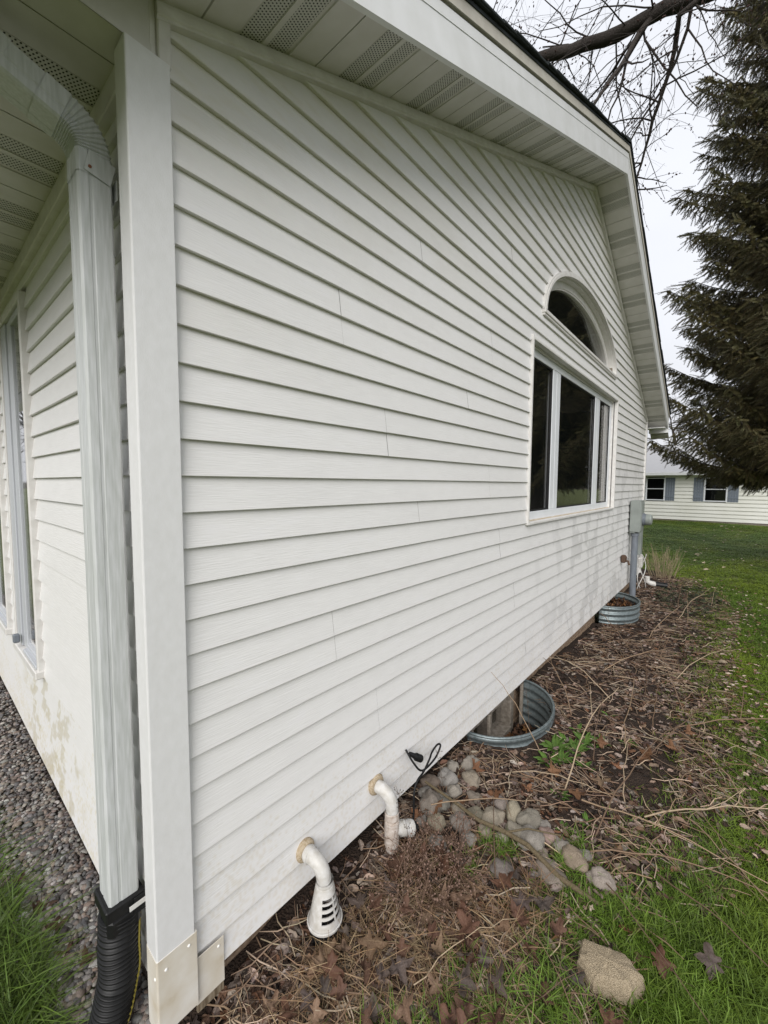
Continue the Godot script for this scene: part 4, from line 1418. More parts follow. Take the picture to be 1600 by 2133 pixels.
func warp(src: PrimitiveMesh, sd: int, flat: float, amp: float, freq: float) -> ArrayMesh:
	var ar := src.get_mesh_arrays()
	var v: PackedVector3Array = ar[Mesh.ARRAY_VERTEX]
	var f := FastNoiseLite.new()
	f.seed = sd
	f.frequency = freq
	for i in v.size():
		var p := v[i]
		var d := 1.0 + amp * f.get_noise_3d(p.x, p.y, p.z)
		v[i] = Vector3(p.x * d, p.y * d * flat, p.z * d)
	# smooth normals from the warped surface
	var idx: PackedInt32Array = ar[Mesh.ARRAY_INDEX]
	var acc := {}
	for k in range(0, idx.size(), 3):
		var a := v[idx[k]]
		var b := v[idx[k + 1]]
		var c := v[idx[k + 2]]
		var nn := (c - a).cross(b - a)
		for q in [a, b, c]:
			var key := Vector3i((q as Vector3) * 2000.0)
			acc[key] = (acc.get(key, Vector3.ZERO) as Vector3) + nn
	var n := PackedVector3Array()
	for p in v: n.append((acc[Vector3i(p * 2000.0)] as Vector3).normalized())
	var am := ArrayMesh.new()
	var na := []
	na.resize(Mesh.ARRAY_MAX)
	na[Mesh.ARRAY_VERTEX] = v
	na[Mesh.ARRAY_NORMAL] = n
	na[Mesh.ARRAY_TEX_UV] = ar[Mesh.ARRAY_TEX_UV]
	na[Mesh.ARRAY_INDEX] = idx
	am.add_surface_from_arrays(Mesh.PRIMITIVE_TRIANGLES, na)
	return am

func rnd_basis() -> Basis:
	return Basis(Vector3.UP, rng.randf() * TAU) * Basis(Vector3.RIGHT, rng.randf() * TAU)

func vary(c: Color, a: float) -> Color:
	var k := 1.0 + rng.randf_range(-a, a)
	return Color(c.r * k * (1.0 + rng.randf_range(-a, a) * 0.25), c.g * k, c.b * k * (1.0 + rng.randf_range(-a, a) * 0.25))

func gravel() -> void:
	var t := Node3D.new()
	t.name = "gravel"
	add_child(t)
	tag(t, "rounded grey and pinkish gravel along the front wall", "gravel", "", "stuff")
	var pal := [lin(150, 147, 144), lin(126, 123, 122), lin(166, 158, 150), lin(136, 122, 114), lin(108, 106, 106), lin(188, 184, 178), lin(96, 88, 86), lin(152, 138, 128)]
	for q in 3:
		var xs := []
		var cs := []
		var n := 5200
		for i in n:
			var f := pow(rng.randf(), 1.5)
			var z := -0.08 - f * 5.0
			var x := lerpf(gravel_edge(z) - 0.06, 0.02, rng.randf())
			var s := rng.randf_range(0.009, 0.021) * (1.35 if rng.randf() < 0.08 else 1.0)
			var y := ground_y(x, z) + 0.012 + rng.randf_range(-0.004, 0.010)
			var b := Basis(Vector3.UP, rng.randf() * TAU) * Basis(Vector3.RIGHT, rng.randf_range(-0.6, 0.6))
			xs.append(Transform3D(b.scaled_local(Vector3(s * rng.randf_range(1.0, 1.7), s * 0.9, s)), Vector3(x, y, z)))
			cs.append(vary(pal[rng.randi() % pal.size()], 0.22))
		many("gravel", pebble(100 + q, 0.72), M.pebble, xs, cs, t)

# ------------------------------------------------------------------ plants
func blade(mb: MB, p: Vector3, az: float, h: float, w: float, lean: float, c0: Color, c1: Color, tw := 0.0) -> void:
	var dir := Vector3(cos(az), 0, sin(az))
	var sd := Vector3(-sin(az), 0, cos(az)) * w * 0.5 + Vector3(0, w * 0.25 * sin(az * 3.0), 0)
	var prev_l := 0
	var prev_r := 0
	for i in 4:
		var f := i / 3.0
		var q := p + Vector3(0, h * (f - 0.35 * lean * f * f), 0) + dir * h * lean * f * f
		var up := (Vector3(0, 1.0 - 0.7 * lean * f, 0) + dir * 2.0 * lean * f).normalized()
		var nn := up.cross(sd).normalized()
		var ww := (1.0 - f * f) if i < 3 else 0.0
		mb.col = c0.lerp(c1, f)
		if i < 3:
			var l := mb.vert(q - sd * ww, nn)
			var r := mb.vert(q + sd * ww, nn)
			# sd runs from left to right, up along the blade: right x up faces -nn, so wind the other way
			if i > 0: mb.qi(prev_r, prev_l, l, r)
			prev_l = l; prev_r = r
		else:
			var tp := mb.vert(q, nn)
			mb.ix.append_array([prev_l, prev_r, tp])

func tuft(n: int, h: float, spread: float, w: float, lean: float, c0: Color, c1: Color, sd: int) -> ArrayMesh:
	var r := RandomNumberGenerator.new()
	r.seed = sd
	var mb := MB.new()
	for i in n:
		var an := r.randf() * TAU
		var d := sqrt(r.randf()) * spread
		var k := r.randf_range(0.7, 1.25)
		blade(mb, Vector3(cos(an) * d, 0, sin(an) * d), r.randf() * TAU, h * r.randf_range(0.55, 1.15), w * r.randf_range(0.7, 1.2), lean * r.randf_range(0.4, 1.3), c0 * k, c1 * k)
	return mb.mesh(true)

func leaf_mesh(kind: int, sd: int) -> ArrayMesh:
	var r := RandomNumberGenerator.new()
	r.seed = sd
	var mb := MB.new()
	var pts := []
	if kind == 0:      # lobed
		for i in 34:
			var an := -PI + TAU * i / 34.0
			var lobe := 0.68 + 0.20 * cos(an * 5.0) + 0.08 * cos(an * 15.0 + 1.0)
			if absf(an) > 2.8: lobe *= 0.55
			pts.append(Vector2(cos(an), sin(an)) * lobe * (0.62 if absf(an) > 1.9 else 1.0) * (1.0 + r.randf_range(-0.08, 0.08)))
	else:              # oval, ragged
		for i in 16:
			var an := -PI + TAU * i / 16.0
			pts.append(Vector2(cos(an) * 0.9, sin(an) * 0.45 * (1.0 + r.randf_range(-0.14, 0.14))))
	var ca := r.randf_range(0.3, 1.1)
	var cb := r.randf_range(-0.35, 0.75)
	var tw := r.randf_range(-0.6, 0.6)
	var zf := func(p: Vector2) -> float: return 0.06 + ca * p.y * p.y + cb * p.x * p.x * 0.5 + tw * p.x * p.y + 0.16 * sin(p.x * 6.0 + sd) * p.y + 0.10 * sin(p.y * 9.0 + sd * 2.0) - 0.10 * absf(p.y)
	var lift := func(p: Vector2) -> Vector3: return Vector3(p.x, zf.call(p), p.y)
	var nv := func(p: Vector2) -> Vector3:
		var e := 0.03
		var dx: float = (zf.call(p + Vector2(e, 0)) - zf.call(p - Vector2(e, 0))) / (2 * e)
		var dy: float = (zf.call(p + Vector2(0, e)) - zf.call(p - Vector2(0, e))) / (2 * e)
		return Vector3(-dx, 1, -dy).normalized()
	var c := mb.vert(lift.call(Vector2.ZERO), nv.call(Vector2.ZERO))
	var inner := []
	var outer := []
	for p in pts:
		mb.col = Color.WHITE
		inner.append(mb.vert(lift.call(p * 0.5), nv.call(p * 0.5)))
		mb.col = Color(0.86, 0.82, 0.78)
		outer.append(mb.vert(lift.call(p), nv.call(p)))
	for i in pts.size():
		var j := (i + 1) % pts.size()
		mb.ix.append_array([c, inner[i], inner[j]])
		mb.qi(inner[i], inner[j], outer[j], outer[i])
	if kind == 0:
		mb.col = Color(0.7, 0.6, 0.5)
		mb.tube(PackedVector3Array([lift.call(Vector2(-0.2, 0)), lift.call(Vector2(-0.6, 0.02)), lift.call(Vector2(-1.1, 0.1)) + Vector3(0, 0.05, 0)]), PackedFloat32Array([0.02, 0.02, 0.016]), 4, false)
	return mb.mesh(true)

func lay(x: float, z: float, s: float, tilt: float, lift := 0.004) -> Transform3D:
	var b := Basis(Vector3.UP, rng.randf() * TAU) * Basis(Vector3(1, 0, 0.3).normalized(), rng.randf_range(-tilt, tilt))
	return Transform3D(b.scaled(Vector3.ONE * s), Vector3(x, ground_y(x, z) + lift, z))

func bed_point() -> Vector2:
	while true:
		var f := rng.randf()
		var x := lerpf(0.05, 8.8, pow(f, 1.35))
		var e := bed_edge(x)
		var z := rng.randf_range(-0.04, e + 0.15)
		if noise.get_noise_2d(x * 7.0 + 31.0, z * 11.0) < -0.12 and rng.randf() < 0.8: continue
		if not in_well(x, z, 1.04): return Vector2(x, z)
	return Vector2.ZERO

func litter() -> void:
	var browns := [lin(196, 184, 176), lin(186, 170, 160), lin(70, 58, 52), lin(122, 98, 84), lin(104, 84, 74), lin(140, 112, 94), lin(150, 130, 118), lin(92, 74, 64), lin(164, 146, 136), lin(120, 88, 66), lin(84, 72, 66), lin(176, 162, 154)]
	var t := Node3D.new()
	t.name = "leaf_litter"
	add_child(t)
	tag(t, "small dry brown and grey leaves strewn over the bed", "leaf litter", "", "stuff")
	for q in 5:
		var xs := []
		var cs := []
		for i in 4600:
			var p := bed_point()
			var s := rng.randf_range(0.010, 0.030)
			xs.append(lay(p.x, p.y, s, 0.7, 0.006 + rng.randf() * 0.012))
			cs.append(vary(browns[rng.randi() % browns.size()] * (0.52 if rng.randf() < 0.6 else 1.0), 0.35))
		# scattered over the grass edge and the far lawn
		for i in 170:
			var x := rng.randf_range(1.9, 9.0)
			var z := bed_edge(minf(x, 9.1)) + absf(rng.randfn(0, 0.35)) + 0.05
			xs.append(lay(x, z, rng.randf_range(0.012, 0.026), 0.5, 0.03))
			cs.append(vary(browns[rng.randi() % browns.size()] * 1.35, 0.25))
		for i in 36:
			var x := rng.randf_range(4.0, 22.0)
			var z := rng.randf_range(0.0, 3.8)
			if z < bed_edge(minf(x, 9.1)): continue
			xs.append(lay(x, z, rng.randf_range(0.03, 0.055), 0.5, 0.05))
			cs.append(vary(lin(206, 196, 176), 0.2))
		many("leaf_litter", leaf_mesh(1 if q < 4 else 0, 300 + q), M.leaf, xs, cs, t)
	# broken twigs
	var tm := MB.new()
	tm.tube(PackedVector3Array([Vector3(-0.5, 0, 0), Vector3(-0.15, 0.03, 0.04), Vector3(0.2, 0.02, -0.02), Vector3(0.5, 0.05, 0.03)]), PackedFloat32Array([0.012, 0.013, 0.011, 0.006]), 5)
	var xs2 := []
	var cs2 := []
	for i in 2900:
		var p := bed_point()
		var s := rng.randf_range(0.05, 0.22)
		xs2.append(lay(p.x, p.y, s, 0.25, 0.012 + rng.randf() * 0.012))
		cs2.append(vary(lin(134, 112, 92) if rng.randf() < 0.7 else lin(176, 158, 136), 0.3))
	var tw := many("twig_litter", tm.mesh(true), M.twig, xs2, cs2)
	tag(tw, "broken thin twigs scattered over the bed", "twigs", "", "stuff")
	# leaves in the window wells
	var xs3 := []
	var cs3 := []
	for i in 2:
		var w: Array = WELLS[i]
		for k in 170:
			var an := rng.randf() * PI
			var d := sqrt(rng.randf()) * 0.93
			var x: float = w[0] + cos(an) * d * w[1]
			var z: float = -0.045 + sin(an) * d * w[2]
			var b := Basis(Vector3.UP, rng.randf() * TAU) * Basis(Vector3.RIGHT, rng.randf_range(-0.6, 0.6))
			xs3.append(Transform3D(b.scaled(Vector3.ONE * rng.randf_range(0.025, 0.05)), Vector3(x, w[4] + 0.01 + rng.randf() * 0.03, z)))
			cs3.append(vary([lin(112, 80, 54), lin(92, 66, 48), lin(76, 58, 46), lin(136, 100, 64)][rng.randi() % 4], 0.3))
	tag(many("well_leaves", leaf_mesh(0, 330), M.leaf, xs3, cs3), "brown leaves heaped in the window wells", "leaf litter", "", "stuff")

func single_leaves() -> void:
	var kinds := [
		["rust brown lobed leaf curled up near the outlet pipes", lin(112, 84, 70), 0],
		["grey brown lobed leaf lying flat among the dry grass", lin(104, 94, 90), 0],
		["pale tan lobed leaf resting on the litter of the bed", lin(150, 126, 106), 0],
		["orange brown lobed leaf lying beside the stones", lin(140, 104, 78), 0],
	]
	var meshes := []
	for i in 6: meshes.append(leaf_mesh(0, 410 + i))
	var spots := [[0.42, 0.30, 0], [0.55, 0.38, 1], [0.70, 0.42, 0], [0.83, 0.50, 0], [0.92, 0.58, 2], [0.98, 0.66, 0], [0.62, 0.52, 2], [0.78, 0.60, 1], [0.88, 0.70, 0], [0.35, 0.20, 1], [0.30, 0.35, 0], [0.48, 0.48, 2], [1.05, 0.56, 0], [1.12, 0.60, 1], [1.02, 0.76, 0], [0.72, 0.30, 0], [1.18, 0.12, 3], [1.30, 0.22, 3], [1.45, 0.30, 3], [1.62, 0.40, 3], [1.55, 0.14, 3], [1.08, 0.08, 3], [1.75, 0.62, 3], [1.95, 0.70, 2], [2.15, 0.72, 3], [2.35, 0.85, 3], [2.6, 0.95, 3], [1.5, 0.85, 2], [2.9, 1.0, 3], [2.75, 0.75, 2], [2.3, 0.6, 3], [1.85, 0.45, 3], [0.95, 0.32, 0], [0.66, 0.22, 0], [0.90, 0.85, 1], [0.80, 0.78, 0], [1.0, 0.95, 2], [1.12, 1.05, 0], [1.25, 1.18, 1], [0.86, 0.95, 0], [0.2, 0.26, 1], [0.25, 0.12, 2], [0.52, 0.20, 1], [0.60, 0.62, 0], [0.33, 0.27, 2], [0.45, 0.40, 1], [0.38, 0.46, 0], [0.57, 0.29, 2], [0.74, 0.37, 2], [0.67, 0.47, 1], [0.50, 0.33, 0], [0.28, 0.20, 0], [0.40, 0.16, 2], [0.72, 0.68, 0], [0.96, 0.50, 0], [0.90, 0.44, 2], [0.84, 0.40, 0], [1.06, 0.68, 1], [0.78, 0.52, 0], [0.55, 0.55, 1]]
	for i in 46:
		spots.append([rng.randf_range(0.22, 1.05), rng.randf_range(0.12, 0.7), [0, 0, 1, 2][rng.randi() % 4]])
	for q in spots:
		var kd: Array = kinds[q[2]]
		var o := put("fallen_leaf", meshes[rng.randi() % 6], null)
		var m: StandardMaterial3D = M.leaf.duplicate()
		var c := vary(kd[1], 0.18)
		m.albedo_color = c.linear_to_srgb()
		o.material_override = m
		o.transform = lay(q[0] + rng.randf_range(-0.02, 0.02), q[1] + rng.randf_range(-0.02, 0.02), rng.randf_range(0.036, 0.064), 0.95, 0.042)
		var wh: String = " near the foot of the corner post" if q[0] < 0.4 else (" below the outlet pipes" if q[0] < 0.75 and q[1] < 0.4 else (" in the dry grass at the edge of the bed" if q[0] < 0.85 else (" by the river stones" if q[0] < 1.7 else " out in the middle of the bed")))
		tag(o, ["rust brown curled leaf lying", "grey brown flat leaf lying", "pale tan leaf lying", "orange brown leaf lying"][q[2]] + wh, "leaf", "large fallen leaves")
	# leaves by the gravel
	for q in [[-0.10, -0.42], [-0.14, -0.62], [-0.16, -0.75], [-0.20, -0.95], [-0.13, -0.50]]:
		var o := put("fallen_leaf", meshes[rng.randi() % 6], null)
		var m: StandardMaterial3D = M.leaf.duplicate()
		m.albedo_color = vary(lin(94, 72, 60), 0.15).linear_to_srgb()
		o.material_override = m
		o.transform = lay(q[0], q[1], rng.randf_range(0.035, 0.05), 0.6, 0.028)
		tag(o, "dark reddish brown leaf lying on the gravel", "leaf", "leaves on the gravel")

func grasses() -> void:
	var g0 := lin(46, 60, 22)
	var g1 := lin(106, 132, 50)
	# bright lush clumps in the lower right
	var xs := []
	var cs := []
	for i in 3400:
		var x := rng.randf_range(0.75, 3.2)
		var z := rng.randf_range(0.55, 2.6)
		var e := bed_edge(x)
		var dens := ss(e - 0.02, e + 0.12, z + noise.get_noise_2d(x * 5.0, z * 5.0) * 0.14)
		var lush := ss(2.6, 1.3, x)
		if rng.randf() > dens * lerpf(0.55, 1.0, lush): continue
		if Vector2(x - 1.0, z - 0.915).length() < 0.105: continue
		var s := rng.randf_range(0.6, 1.15) * lerpf(0.55, 1.0, lush)
		xs.append(lay(x, z, s, 0.2, -0.006))
		cs.append(vary(Color(1, 1, 1).lerp(Color(1.35, 1.2, 0.9), 0.8 * clampf(noise2.get_noise_2d(x * 2.0, z * 2.0) + 0.2, 0, 1)), 0.2))
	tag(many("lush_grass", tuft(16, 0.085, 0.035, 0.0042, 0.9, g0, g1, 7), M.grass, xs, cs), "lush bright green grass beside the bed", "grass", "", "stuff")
	# lawn, finer and shorter, thinning out with distance
	xs = []
	cs = []
	for i in 26000:
		var f := rng.randf()
		var x := lerpf(1.0, 23.4, pow(f, 1.7))
		var z := rng.randf_range(-2.2 if x > 8.9 else 0.4, 2.2 + x * 0.14)
		if x < 9.2 and z < bed_edge(x) - absf(rng.randfn(0, 0.16)) + noise.get_noise_2d(x * 8, z * 8) * 0.1: continue
		if x < 8.9 and z < 0.0: continue
		var s := rng.randf_range(0.7, 1.2) * (1.0 + clampf(x - 3.0, 0, 14) * 0.11)
		var t := lay(x, z, s, 0.15, -0.004)
		t.basis = t.basis.scaled(Vector3(1, lerpf(1.0, 0.42, ss(3, 16, x)), 1))
		xs.append(t)
		var dry := clampf(noise2.get_noise_2d(x * 0.55, z * 1.2) * 1.6 + 0.25, 0, 1)
		cs.append(vary(Color(1.05, 1.1, 0.9).lerp(Color(1.9, 1.55, 0.95), dry * 0.75), 0.22))
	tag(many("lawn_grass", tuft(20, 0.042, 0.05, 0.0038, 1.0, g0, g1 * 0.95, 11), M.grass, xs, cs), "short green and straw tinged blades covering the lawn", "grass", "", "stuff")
	# grass by the gravel in the lower left
	xs = []
	cs = []
	for i in 1500:
		var z := rng.randf_range(-2.4, -0.2)
		var x := gravel_edge(z) - 0.03 - absf(rng.randfn(0, 0.22))
		xs.append(lay(x, z, rng.randf_range(0.7, 1.35), 0.3, -0.005))
		cs.append(vary(Color(0.58, 0.6, 0.55), 0.35))
	tag(many("verge_grass", tuft(16, 0.11, 0.04, 0.0042, 1.3, g0, g1, 19), M.grass, xs, cs), "long green grass beside the gravel strip", "grass", "", "stuff")
	# green blades growing through the near end of the bed
	xs = []
	cs = []
	for i in 420:
		var x := rng.randf_range(0.25, 0.95)
		var z := rng.randf_range(0.22, 0.8)
		if noise.get_noise_2d(x * 6.0 + 9.0, z * 6.0) + 0.8 * ss(0.10, 0.35, z - 0.75 * (x - 0.2)) < 0.5: continue
		xs.append(lay(x, z, rng.randf_range(0.5, 1.0), 0.3, 0.0))
		cs.append(vary(Color(1, 1, 1), 0.2))
	for c in [[1.18, 0.42], [1.22, 0.46], [1.05, 0.35], [1.3, 0.66], [1.36, 0.75], [1.48, 0.72]]:
		for i in 14:
			xs.append(lay(c[0] + rng.randfn(0, 0.03), c[1] + rng.randfn(0, 0.03), rng.randf_range(0.4, 0.8), 0.3, 0.0))
			cs.append(vary(Color(1.0, 1.05, 0.9), 0.2))
	tag(many("bed_grass", tuft(11, 0.10, 0.03, 0.0045, 1.1, g0, g1, 23), M.grass, xs, cs), "green grass blades growing through the near end of the bed", "grass", "", "stuff")
	# matted straw
	xs = []
	cs = []
	var s0 := lin(110, 92, 70)
	var s1 := lin(176, 154, 122)
	for i in 460:
		var x := rng.randf_range(0.15, 1.15)
		var z := rng.randf_range(0.08, 0.75)
		var e := bed_edge(x)
		if z > e + 0.05 or in_well(x, z): continue
		var d := 1.0 - ss(0.75, 1.3, x)
		if noise.get_noise_2d(x * 4.0 - 5.0, z * 4.0) + d * 0.5 < 0.15 or z < 0.10 + rng.randf() * 0.06: continue
		xs.append(lay(x, z, rng.randf_range(0.6, 1.2), 0.5, 0.004))
		cs.append(vary(Color(1, 1, 1).lerp(Color(0.62, 0.5, 0.45), rng.randf()), 0.25))
	tag(many("dry_grass", tuft(16, 0.062, 0.05, 0.0026, 2.6, s0, s1, 29), M.straw, xs, cs), "matted tan dry grass at the near end of the bed", "dry grass", "", "stuff")
	# dark low ground cover near the far end of the bed
	xs = []
	cs = []
	for i in 520:
		var a := rng.randf() * TAU
		var d := sqrt(rng.randf())
		var x := 7.2 + cos(a) * d * 1.0
		var z := 0.72 + sin(a) * d * 0.42
		xs.append(lay(x, z, rng.randf_range(0.018, 0.034), 0.8, 0.01 + rng.randf() * 0.045))
		cs.append(vary(lin(66, 74, 52), 0.35))
	tag(many("ground_cover", leaf_mesh(1, 350), M.leaf, xs, cs), "dark green creeping ground cover at the far end of the bed", "ground cover", "", "stuff")

func weeds() -> void:
	var mb := MB.new()
	var r := RandomNumberGenerator.new()
	r.seed = 77
	for i in 22:
		var az := r.randf() * TAU
		var L := r.randf_range(0.05, 0.10)
		var dir := Vector3(cos(az), r.randf_range(0.25, 1.1), sin(az)).normalized()
		var sd := Vector3(-sin(az), 0, cos(az))
		var c := lin(84, 112, 48) * r.randf_range(0.7, 1.15)
		var pl := -1
		var pr := -1
		for k in 5:
			var f := k / 4.0
			var q := dir * L * f + Vector3(0, -0.03 * f * f, 0)
			var w := 0.011 * sin(PI * clampf(f * 0.9 + 0.08, 0, 1)) + 0.001
			mb.col = c * (0.8 + 0.3 * f)
			var l := mb.vert(q - sd * w + Vector3(0, 0.003, 0), Vector3.UP)
			var m := mb.vert(q, Vector3.UP)
			var rr := mb.vert(q + sd * w + Vector3(0, 0.003, 0), Vector3.UP)
			if k > 0:
				mb.qi(pl, pl + 1, m, l)
				mb.qi(pl + 1, pl + 2, rr, m)
			pl = l
	for k in range(0, mb.ix.size(), 3):
		var nn := (mb.v[mb.ix[k + 2]] - mb.v[mb.ix[k]]).cross(mb.v[mb.ix[k + 1]] - mb.v[mb.ix[k]]).normalized()
		for j in 3: mb.n[mb.ix[k + j]] = nn
	var mesh := mb.mesh(true)
	for q in [[2.10, 0.40, 1.3], [2.02, 0.46, 1.1], [2.18, 0.50, 1.2], [1.96, 0.40, 1.0], [2.30, 0.52, 1.2], [2.36, 0.60, 0.9], [2.22, 0.42, 1.0], [2.5, 0.72, 0.8], [2.05, 0.58, 0.8], [1.7, 0.55, 0.7], [2.4, 0.45, 0.9], [1.62, 0.70, 0.7], [1.5, 0.62, 0.6], [2.8, 0.55, 0.8]]:
		var o := put("leafy_weed", mesh, M.grass)
		o.transform = lay(q[0], q[1], q[2], 0.1, 0.0)
		tag(o, ("large" if q[2] > 1.05 else "small") + " green leafy weed " + ("beyond the stones" if q[0] < 1.8 else ("close to the near window well" if q[1] < 0.47 else "in the outer half of the weed patch")), "weed", "leafy green weeds in the bed")

func stones() -> void:
	var defs := [
		[1.61, 0.09, 0.060, 0.040, 0.045, "pale grey oval stone closest to the near window well", lin(168, 160, 148)],
		[1.40, 0.06, 0.055, 0.045, 0.050, "speckled light grey round stone close to the foundation", lin(160, 158, 156)],
		[1.49, 0.15, 0.055, 0.038, 0.048, "buff mottled stone behind the speckled grey stone", lin(164, 150, 128)],
		[1.33, 0.00, 0.060, 0.035, 0.050, "brown flat stone half under the cable", lin(120, 96, 76)],
		[1.19, 0.09, 0.055, 0.050, 0.070, "tall grey brown stone leaning beside the tee pipe", lin(132, 120, 108)],
		[1.13, 0.165, 0.045, 0.036, 0.042, "round yellowish stone at the near edge of the pile", lin(162, 150, 122)],
		[1.20, 0.25, 0.055, 0.036, 0.045, "greyish pink speckled stone next to the yellowish one", lin(158, 146, 138)],
		[1.25, 0.12, 0.050, 0.036, 0.050, "grey green stone in the middle of the pile", lin(134, 134, 124)],
		[1.30, 0.28, 0.045, 0.030, 0.040, "olive stone under a curled leaf", lin(128, 120, 92)],
		[1.43, 0.35, 0.038, 0.036, 0.038, "small round mauve grey stone at the back of the pile", lin(142, 128, 122)],
		[1.34, 0.355, 0.058, 0.036, 0.044, "cream oval stone lying over the branch", lin(178, 166, 144)],
		[1.42, 0.42, 0.036, 0.045, 0.062, "narrow cream stone standing on end", lin(182, 172, 144)],
		[1.42, 0.49, 0.048, 0.046, 0.066, "olive grey egg shaped stone at the end of the row", lin(142, 136, 120)],
		[1.32, 0.47, 0.048, 0.034, 0.055, "buff stone tucked under the branch", lin(166, 158, 138)],
		[1.33, 0.535, 0.056, 0.046, 0.058, "large smooth grey stone right of the branch", lin(160, 154, 146)],
		[1.41, 0.585, 0.042, 0.038, 0.042, "pink and white stone right of the large grey stone", lin(182, 146, 136)],
		[1.40, 0.65, 0.050, 0.028, 0.040, "white grey flat stone beyond the pink stone", lin(176, 168, 158)],
		[1.36, 0.715, 0.064, 0.042, 0.046, "golden brown oblong stone near the grass", lin(162, 140, 112)],
		[1.33, 0.82, 0.052, 0.036, 0.040, "pale pinkish oval stone at the outer tip of the row", lin(180, 166, 156)],
		[1.23, 0.655, 0.060, 0.022, 0.055, "thin grey brown stone slab below the branch", lin(140, 124, 110)],
		[1.12, 0.50, 0.055, 0.026, 0.050, "mauve grey flat stone sunk in the leaves", lin(128, 116, 114)],
		[1.27, 0.20, 0.040, 0.028, 0.036, "small tan cobble in the gap behind the grey green stone", lin(168, 156, 136)],
		[1.36, 0.13, 0.042, 0.030, 0.038, "pale cobble between the speckled and the mottled stones", lin(178, 170, 158)],
		[1.25, 0.02, 0.038, 0.028, 0.034, "grey cobble touching the foundation beside the cable", lin(150, 146, 140)],
		[1.52, 0.02, 0.045, 0.030, 0.036, "whitish cobble against the foundation near the well", lin(186, 178, 166)],
		[1.40, 0.22, 0.040, 0.026, 0.034, "dull brown cobble behind the olive stone", lin(130, 114, 98)],
		[1.16, 0.32, 0.040, 0.026, 0.036, "grey cobble half buried left of the branch", lin(146, 140, 132)],
		[1.24, 0.36, 0.036, 0.026, 0.032, "tan cobble right under the branch", lin(170, 156, 134)],
		[1.27, 0.43, 0.034, 0.024, 0.032, "cream cobble left of the large grey stone", lin(184, 174, 154)],
		[1.37, 0.52, 0.034, 0.026, 0.030, "pinkish cobble behind the large grey stone", lin(176, 154, 144)],
		[1.46, 0.55, 0.036, 0.026, 0.032, "grey cobble behind the pink and white stone", lin(156, 150, 144)],
		[1.30, 0.60, 0.032, 0.022, 0.030, "brown cobble in front of the pink and white stone", lin(140, 120, 102)],
		[1.42, 0.74, 0.034, 0.024, 0.030, "small grey cobble behind the golden brown stone", lin(152, 146, 140)],
		[1.09, 0.10, 0.036, 0.028, 0.034, "grey cobble at the foot of the tee pipe", lin(150, 144, 138)],
		[1.05, 0.22, 0.040, 0.030, 0.040, "small grey stone behind the dried seed heads", lin(138, 132, 126)],
	]
	var meshes := []
	for i in 6:
		var s := SphereMesh.new()
		s.radius = 1.0
		s.height = 2.0
		s.radial_segments = 28
		s.rings = 14
		meshes.append(warp(s, 500 + i * 3, 1.0, 0.42, 0.85))
	for i in defs.size():
		var d: Array = defs[i]
		var o := put("river_stone", meshes[i % 6], null)
		var m: StandardMaterial3D = M.stone.duplicate()
		m.vertex_color_use_as_albedo = false
		m.albedo_color = (d[6] as Color).lerp(lin(170, 166, 160), 0.4).linear_to_srgb()
		o.material_override = m
		var b := Basis(Vector3.UP, rng.randf() * TAU) * Basis(Vector3.RIGHT, rng.randf_range(-0.3, 0.3))
		o.transform = Transform3D(b.scaled_local(Vector3(d[2], d[3], d[4])), Vector3(d[0], ground_y(d[0], d[1]) + d[3] * 0.5, d[1]))
		tag(o, d[5], "stone", "river stones beside the outlet pipes")
	# broken rock in the grass
	var rk := SphereMesh.new()
	rk.radius = 1.0; rk.height = 2.0; rk.radial_segments = 44; rk.rings = 24
	var ar := rk.get_mesh_arrays()
	var poly := [Vector2(1.032, 0.826), Vector2(1.068, 0.95), Vector2(1.036, 1.015), Vector2(0.97, 0.985), Vector2(0.925, 0.888), Vector2(0.96, 0.83)]
	var c := Vector2(1.0, 0.915)
	var mb := MB.new()
	var f := FastNoiseLite.new()
	f.seed = 8; f.frequency = 14.0
	var nA := 72
	var rings := [[0.0, 0.082], [0.35, 0.080], [0.7, 0.076], [0.90, 0.068], [0.98, 0.052], [1.01, 0.015], [1.02, -0.03]]
	var P := func(k: int, j: int) -> Vector3:
		var an := TAU * (k % nA) / nA
		var dir := Vector2(cos(an), sin(an))
		var rr := 0.05
		for e in poly.size():
			var h = Geometry2D.segment_intersects_segment(c, c + dir, poly[e], poly[(e + 1) % poly.size()])
			if h != null: rr = c.distance_to(h)
		var q: Vector2 = c + dir * rr * rings[j][0] * (1.0 + 0.06 * f.get_noise_2d(cos(an) * 3, sin(an) * 3 + j))
		return Vector3(q.x, ground_y(1.03, 0.9) + rings[j][1] + 0.006 * f.get_noise_2d(q.x * 2, q.y * 2) + (q.x - 1.03) * 0.12, q.y)
	for j in rings.size() - 1:
		for k in nA:
			mb.quad(P.call(k, j), P.call(k + 1, j), P.call(k + 1, j + 1), P.call(k, j + 1)) if j > 0 else mb.tri(P.call(0, 0), P.call(k + 1, 1), P.call(k, 1))
	tag(put("broken_rock", mb.mesh(), M.rock), "large rough tan rock lying in the lush grass", "rock")

